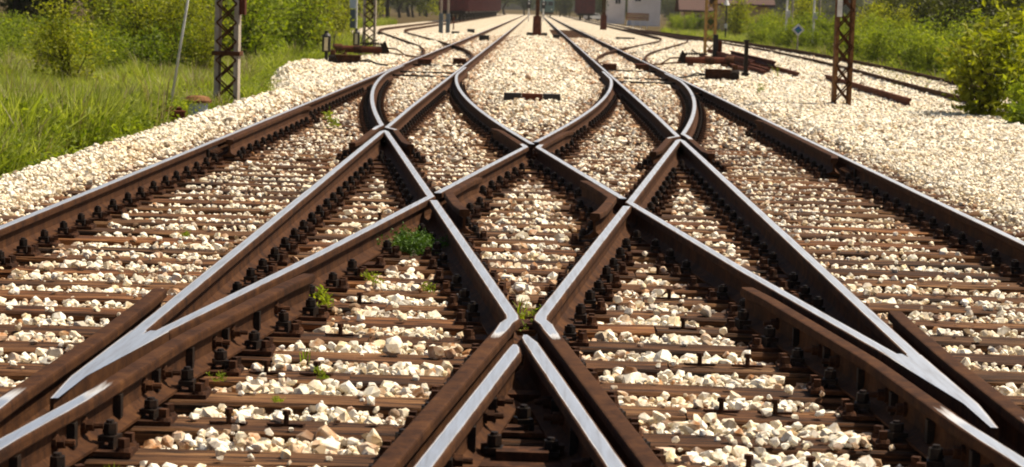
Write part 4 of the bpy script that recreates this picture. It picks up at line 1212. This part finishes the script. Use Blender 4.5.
# diamond board and slim poles on the right
o = empty('diamond_sign', (12.12, 99, GZ)); tag(o, 'white diamond board with blue and green centre above the right shrubs', 'sign')
MB().cyl((0, 0, -0.1), (0, 0, 1.1), 0.03, 0.03, 8).build('post', M_GREYC, o)
def diamond(r, y, t, mat, nm, up=(1, 1)):
    b = MB().add([(x, yy, z) for yy in (y, y+t) for x, z in ((0, r*up[0]), (r, 0), (0, -r*up[1]), (-r, 0))], [(0, 3, 2, 1), (4, 5, 6, 7), (0, 1, 5, 4), (1, 2, 6, 5), (2, 3, 7, 6), (3, 0, 4, 7)])
    b.build(nm, mat, o, (0, -0.05, 1.22))
diamond(0.29, 0, 0.02, M_WHITE, 'board'); diamond(0.185, -0.004, 0.004, M_BLUE, 'blue_field'); diamond(0.125, -0.008, 0.004, M_GREEN, 'green_field', (0.2, 1.0))
for k, (px, Y, zb, lab) in enumerate(((787, 118, 1.95, 'slim white pole with a white box, left one above the shrubs'), (792.5, 125, 0, 'slim grey pole behind the diamond board'),
                                 (814, 118, 1.9, 'slim pole with a white box near the rusty right mast'), (819.5, 122, 0, 'slim pale pole closest to the rusty right mast'))):
    x = (px-538)*Y/2132
    o = empty('pole', (x, Y, GZ)); tag(o, lab, 'pole', 'slim poles on the right')
    MB().cyl((0, 0, -0.1), (0, 0, 6), 0.065, 0.05, 8).build('shaft', M_WHITE if k % 2 == 0 else M_GREYC, o)
    if zb: MB().box((0, 0, 0), (0.24, 0.2, 0.40)).build('box', M_WHITE, o, (0.06, -0.1, zb), bevel=0.01)
o = empty('yard_lamp', (13.3, 150, GZ)); tag(o, 'slim dark lamp post with white shade before the beige shed', 'lamp')
MB().cyl((0, 0, -0.1), (0, 0, 2.6), 0.05, 0.05, 8).build('post', M_BLACK, o)
MB().cyl((0, 0, 2.5), (0, 0, 2.95), 0.22, 0.04, 12).build('shade', M_WHITE, o)
MB().box((0, -0.08, 1.05), (0.2, 0.08, 0.3)).build('plate', M_WHITE, o, bevel=0.01)
for k, (x, y) in enumerate(((-1.0, 300), (1.05, 305))):
    o = empty('light_signal', (x, y, 0)); tag(o, ['far light signal left of the central mast', 'far light signal right of the central mast'][k], 'signal', 'far light signals')
    MB().cyl((0, 0, -0.1), (0, 0, 4.6), 0.08, 0.07, 8).build('post', M_WHITE, o)
    MB().box((0, 0, 0), (0.55, 0.3, 1.0)).build('head', M_BLACK, o, (0, -0.15, 2.3), bevel=0.05)
    MB().cyl((0, 0, 0), (0, -0.06, 0), 0.13, 0.13, 12).build('lens', M_WHITE, o, (0, -0.30, 2.5))
    MB().box((0, 0, 0), (0.3, 0.1, 0.4)).build('plate', M_WHITE, o, (0, -0.12, 1.0), bevel=0.02)

# ------------------------------------------------------------------ wagons, locomotive, car
def wheel_mesh():
    b = MB(); b.cyl((-0.06, 0, 0), (0.06, 0, 0), 0.46, 0.46, 18); b.cyl((-0.09, 0, 0), (0.09, 0, 0), 0.12, 0.12, 10)
    return b.mesh('wheel', M_GREASE)
ME_WHEEL = wheel_mesh()
ME_RIBL = None
def wagon(loc, L, label, group, body=M_MAROON, Hb=2.5):
    o = empty('goods_wagon', loc); tag(o, label, 'wagon', group)
    w = 2.9
    MB().box((0, L/2, 1.25+Hb/2), (w, L-0.9, Hb)).build('body', body, o, bevel=0.03)
    n = int(L/1.25)
    rib = MB().box((0, 0, 0), (0.16, 0.16, Hb)).mesh('rib', body)
    for k in range(n+1):
        y = 0.55+(L-1.1)*k/n
        for sx in (-1, 1): put('rib', rib, o, (sx*(w/2+0.08), y, 1.25+Hb/2))
    for x in (-1.1, -0.4, 0.4, 1.1): MB().box((x, 0.41, 1.25+Hb/2), (0.12, 0.08, Hb)).build('end_rib', body, o)
    f = MB(); f.box((0, L/2, 1.12), (2.5, L-0.7, 0.24)); f.box((0, 0.38, 1.08), (2.6, 0.14, 0.34)); f.box((0, L-0.38, 1.08), (2.6, 0.14, 0.34)); f.build('underframe', M_GREASE, o)
    for x in (-0.88, 0.88):
        bf = MB(); bf.cyl((x, 0.35, 1.08), (x, -0.02, 1.08), 0.09, 0.09, 10); bf.cyl((x, 0.0, 1.08), (x, -0.05, 1.08), 0.22, 0.22, 14); bf.build('buffer', M_GREASE, o)
    for y in (1.7, 3.4, L-3.4, L-1.7):
        for x in (-0.75, 0.75): put('wheel', ME_WHEEL, o, (x, y, 0.19+0.46))
    return o
XW = -XT-6.5
w0 = wagon((XW, 233, 0), 13.0, 'maroon goods wagon with ribbed sides, nearest of the left train', 'goods wagons of the left train')
for k in range(1, 16):
    c = copy_tree(w0); c.location.y = 233+13.6*k
    tag(c, f'maroon goods wagon of the left train, {ordinal(k+1)} from the front', 'wagon', 'goods wagons of the left train')
wagon((XS, 362, 0), 13.0, 'lone maroon wagon seen end on beyond the ivy mast', None)
o = empty('locomotive', (XT, 470, 0)); tag(o, 'far teal locomotive on the right main track', 'locomotive')
b = MB(); b.box((0, 7, 2.55), (2.9, 14, 2.6)); b.box((0, 7, 3.95), (2.3, 13.2, 0.3)); b.build('body', M_TEAL, o, bevel=0.15)
for x in (-0.68, 0.68): MB().box((x, 0, 3.1), (1.0, 0.06, 0.85)).build('windscreen', M_GLASS, o, (0, -0.01, 0), bevel=0.03)
for x in (-0.95, 0.95): MB().cyl((x, 0.05, 1.85), (x, -0.06, 1.85), 0.14, 0.14, 12).build('headlight', M_WHITE, o)
MB().box((0, 7, 1.05), (2.6, 13.6, 0.5)).build('underframe', M_GREASE, o)
for y in (2, 4.5, 9.5, 12):
    for x in (-0.75, 0.75): put('wheel', ME_WHEEL, o, (x, y, 0.65))
o = empty('car', (11.7, 430, GZ), 0.5); tag(o, 'small white car parked right of the lone wagon', 'car')
b = MB(); pr = [(-2.0, 0.35), (2.0, 0.35), (2.05, 0.75), (1.9, 0.95), (0.95, 1.02), (0.45, 1.45), (-1.2, 1.48), (-1.95, 1.0)]
b.add([(x, sy*0.85, z) for sy in (-1, 1) for x, z in pr], [tuple(range(8)), tuple(range(15, 7, -1))]+[(i, i+8, (i+1) % 8+8, (i+1) % 8) for i in range(8)]); b.build('body', M_WHITE, o, bevel=0.05)
for sy in (-1, 1):
    MB().add([(x, sy*0.857, z) for x, z in ((-1.6, 1.02), (0.75, 1.04), (0.35, 1.38), (-1.15, 1.4))], [(0, 1, 2, 3)]).build('side_window', M_GLASS, o)
    for x in (-1.25, 1.3): MB().cyl((x, sy*0.70, 0.32), (x, sy*0.88, 0.32), 0.32, 0.32, 16).build('wheel', M_BLACK, o)

# ------------------------------------------------------------------ houses
def house(name, x0, x1, y, depth, eave, ridge, wall, label, windows, doorway=None, along='x', over=0.5):
    o = empty(name, ((x0+x1)/2, y, GZ)); tag(o, label, 'building')
    w = x1-x0
    b = MB(); b.box((0, depth/2, eave/2-0.1), (w, depth, eave+0.2))
    if along == 'y': b.add([(-w/2, 0, eave), (w/2, 0, eave), (0, 0, ridge), (-w/2, depth, eave), (w/2, depth, eave), (0, depth, ridge)], [(0, 1, 2), (5, 4, 3)])
    b.build('wall', wall, o)
    r = MB()
    if along == 'y':
        for sx in (-1, 1):
            e = (sx*(w/2+over), eave-(ridge-eave)*over/(w/2)); t = (0, ridge)
            q = [(e[0], -over, e[1]), (t[0], -over, t[1]), (t[0], depth+over, t[1]), (e[0], depth+over, e[1])]
            r.add(q+[(a, b_, c+0.18) for a, b_, c in q], [(0, 1, 2, 3), (7, 6, 5, 4), (0, 4, 5, 1), (1, 5, 6, 2), (2, 6, 7, 3), (3, 7, 4, 0)])
    else:
        for sy in (-1, 1):
            yy = depth/2
            e = (yy+sy*(yy+over), eave-(ridge-eave)*over/yy); t = (yy, ridge)
            q = [(-w/2-over, e[0], e[1]), (-w/2-over, t[0], t[1]), (w/2+over, t[0], t[1]), (w/2+over, e[0], e[1])]
            r.add(q+[(a, b_, c+0.18) for a, b_, c in q], [(0, 1, 2, 3), (7, 6, 5, 4), (0, 4, 5, 1), (1, 5, 6, 2), (2, 6, 7, 3), (3, 7, 4, 0)])
    ro = r.build('roof', M_ROOF, o)
    MB().box((w*0.2, depth*0.5, ridge+0.3), (0.5, 0.5, 1.1)).build('chimney', M_ROOF, ro)
    for (wx, wz, ww, wh) in windows:
        f = MB().box((wx, -0.03, wz), (ww, 0.08, wh)).build('window', M_WHITE, o)
        for sx in (-1, 1): MB().box((wx+sx*ww*0.235, -0.075, wz), (ww*0.40, 0.02, wh*0.84)).build('pane', M_GLASS, f)
    if doorway:
        dx, dw, dh, dm = doorway
        MB().box((dx, -0.02, dh/2), (dw, 0.10, dh)).build('doorway', dm, o)  # flat slab whose dark colour stands for the shade inside the opening
    return o
house('house', 11.2, 13.9, 335, 8, 5.2, 6.6, M_WALL, 'white house wall right of the ivy mast', [(0.2, 3.6, 0.9, 1.1)], None, 'y')
house('house', 13.2, 17.4, 300, 9, 5.4, 7.2, M_WALL, 'larger white house beside the stack of boards', [(-1.1, 3.9, 0.9, 1.2)], None, 'x')
house('house', 14.6, 17.0, 212, 6, 2.35, 4.2, M_BEIGE, 'low house with red-brown roof behind the ochre mast', [(0.0, 1.5, 0.8, 0.9)], None, 'x')
house('shed', 16.3, 20.6, 190, 6, 2.9, 4.4, M_BEIGE, 'beige shed with a wide dark door right of the ochre mast', [], (-0.75, 1.25, 2.3, M_BLACK), 'x')
o = empty('board_rack', (11.9, 252, GZ)); tag(o, 'rack of orange-brown boards on pale posts before the white house', 'rack')
for x in (-1.15, -0.4, 0.45, 1.2): MB().box((x, 0, 0.65), (0.10, 0.3, 1.4)).build('post', M_WHITE, o)
for k in range(4): MB().box((0.04, -0.22, 1.0+k*0.22), (2.7, 0.14, 0.17)).build('board', M_ORANGE if k % 2 else M_OCHRE, o)

# ------------------------------------------------------------------ air
hz, nt, b_ = newmat('haze_air')
nt.nodes.remove(b_)
pv_ = nt.nodes.new('ShaderNodeVolumePrincipled')
pv_.inputs['Color'].default_value = (0.93, 0.93, 0.90, 1)
pv_.inputs['Density'].default_value = 0.00010
nt.links.new(pv_.outputs[0], nt.nodes['Material Output'].inputs['Volume'])
hb = MB().box((0, 325, 8), (420, 760, 19)).build('haze', hz)
tag(hb, 'thin pale haze over the far yard', None, None, 'stuff')
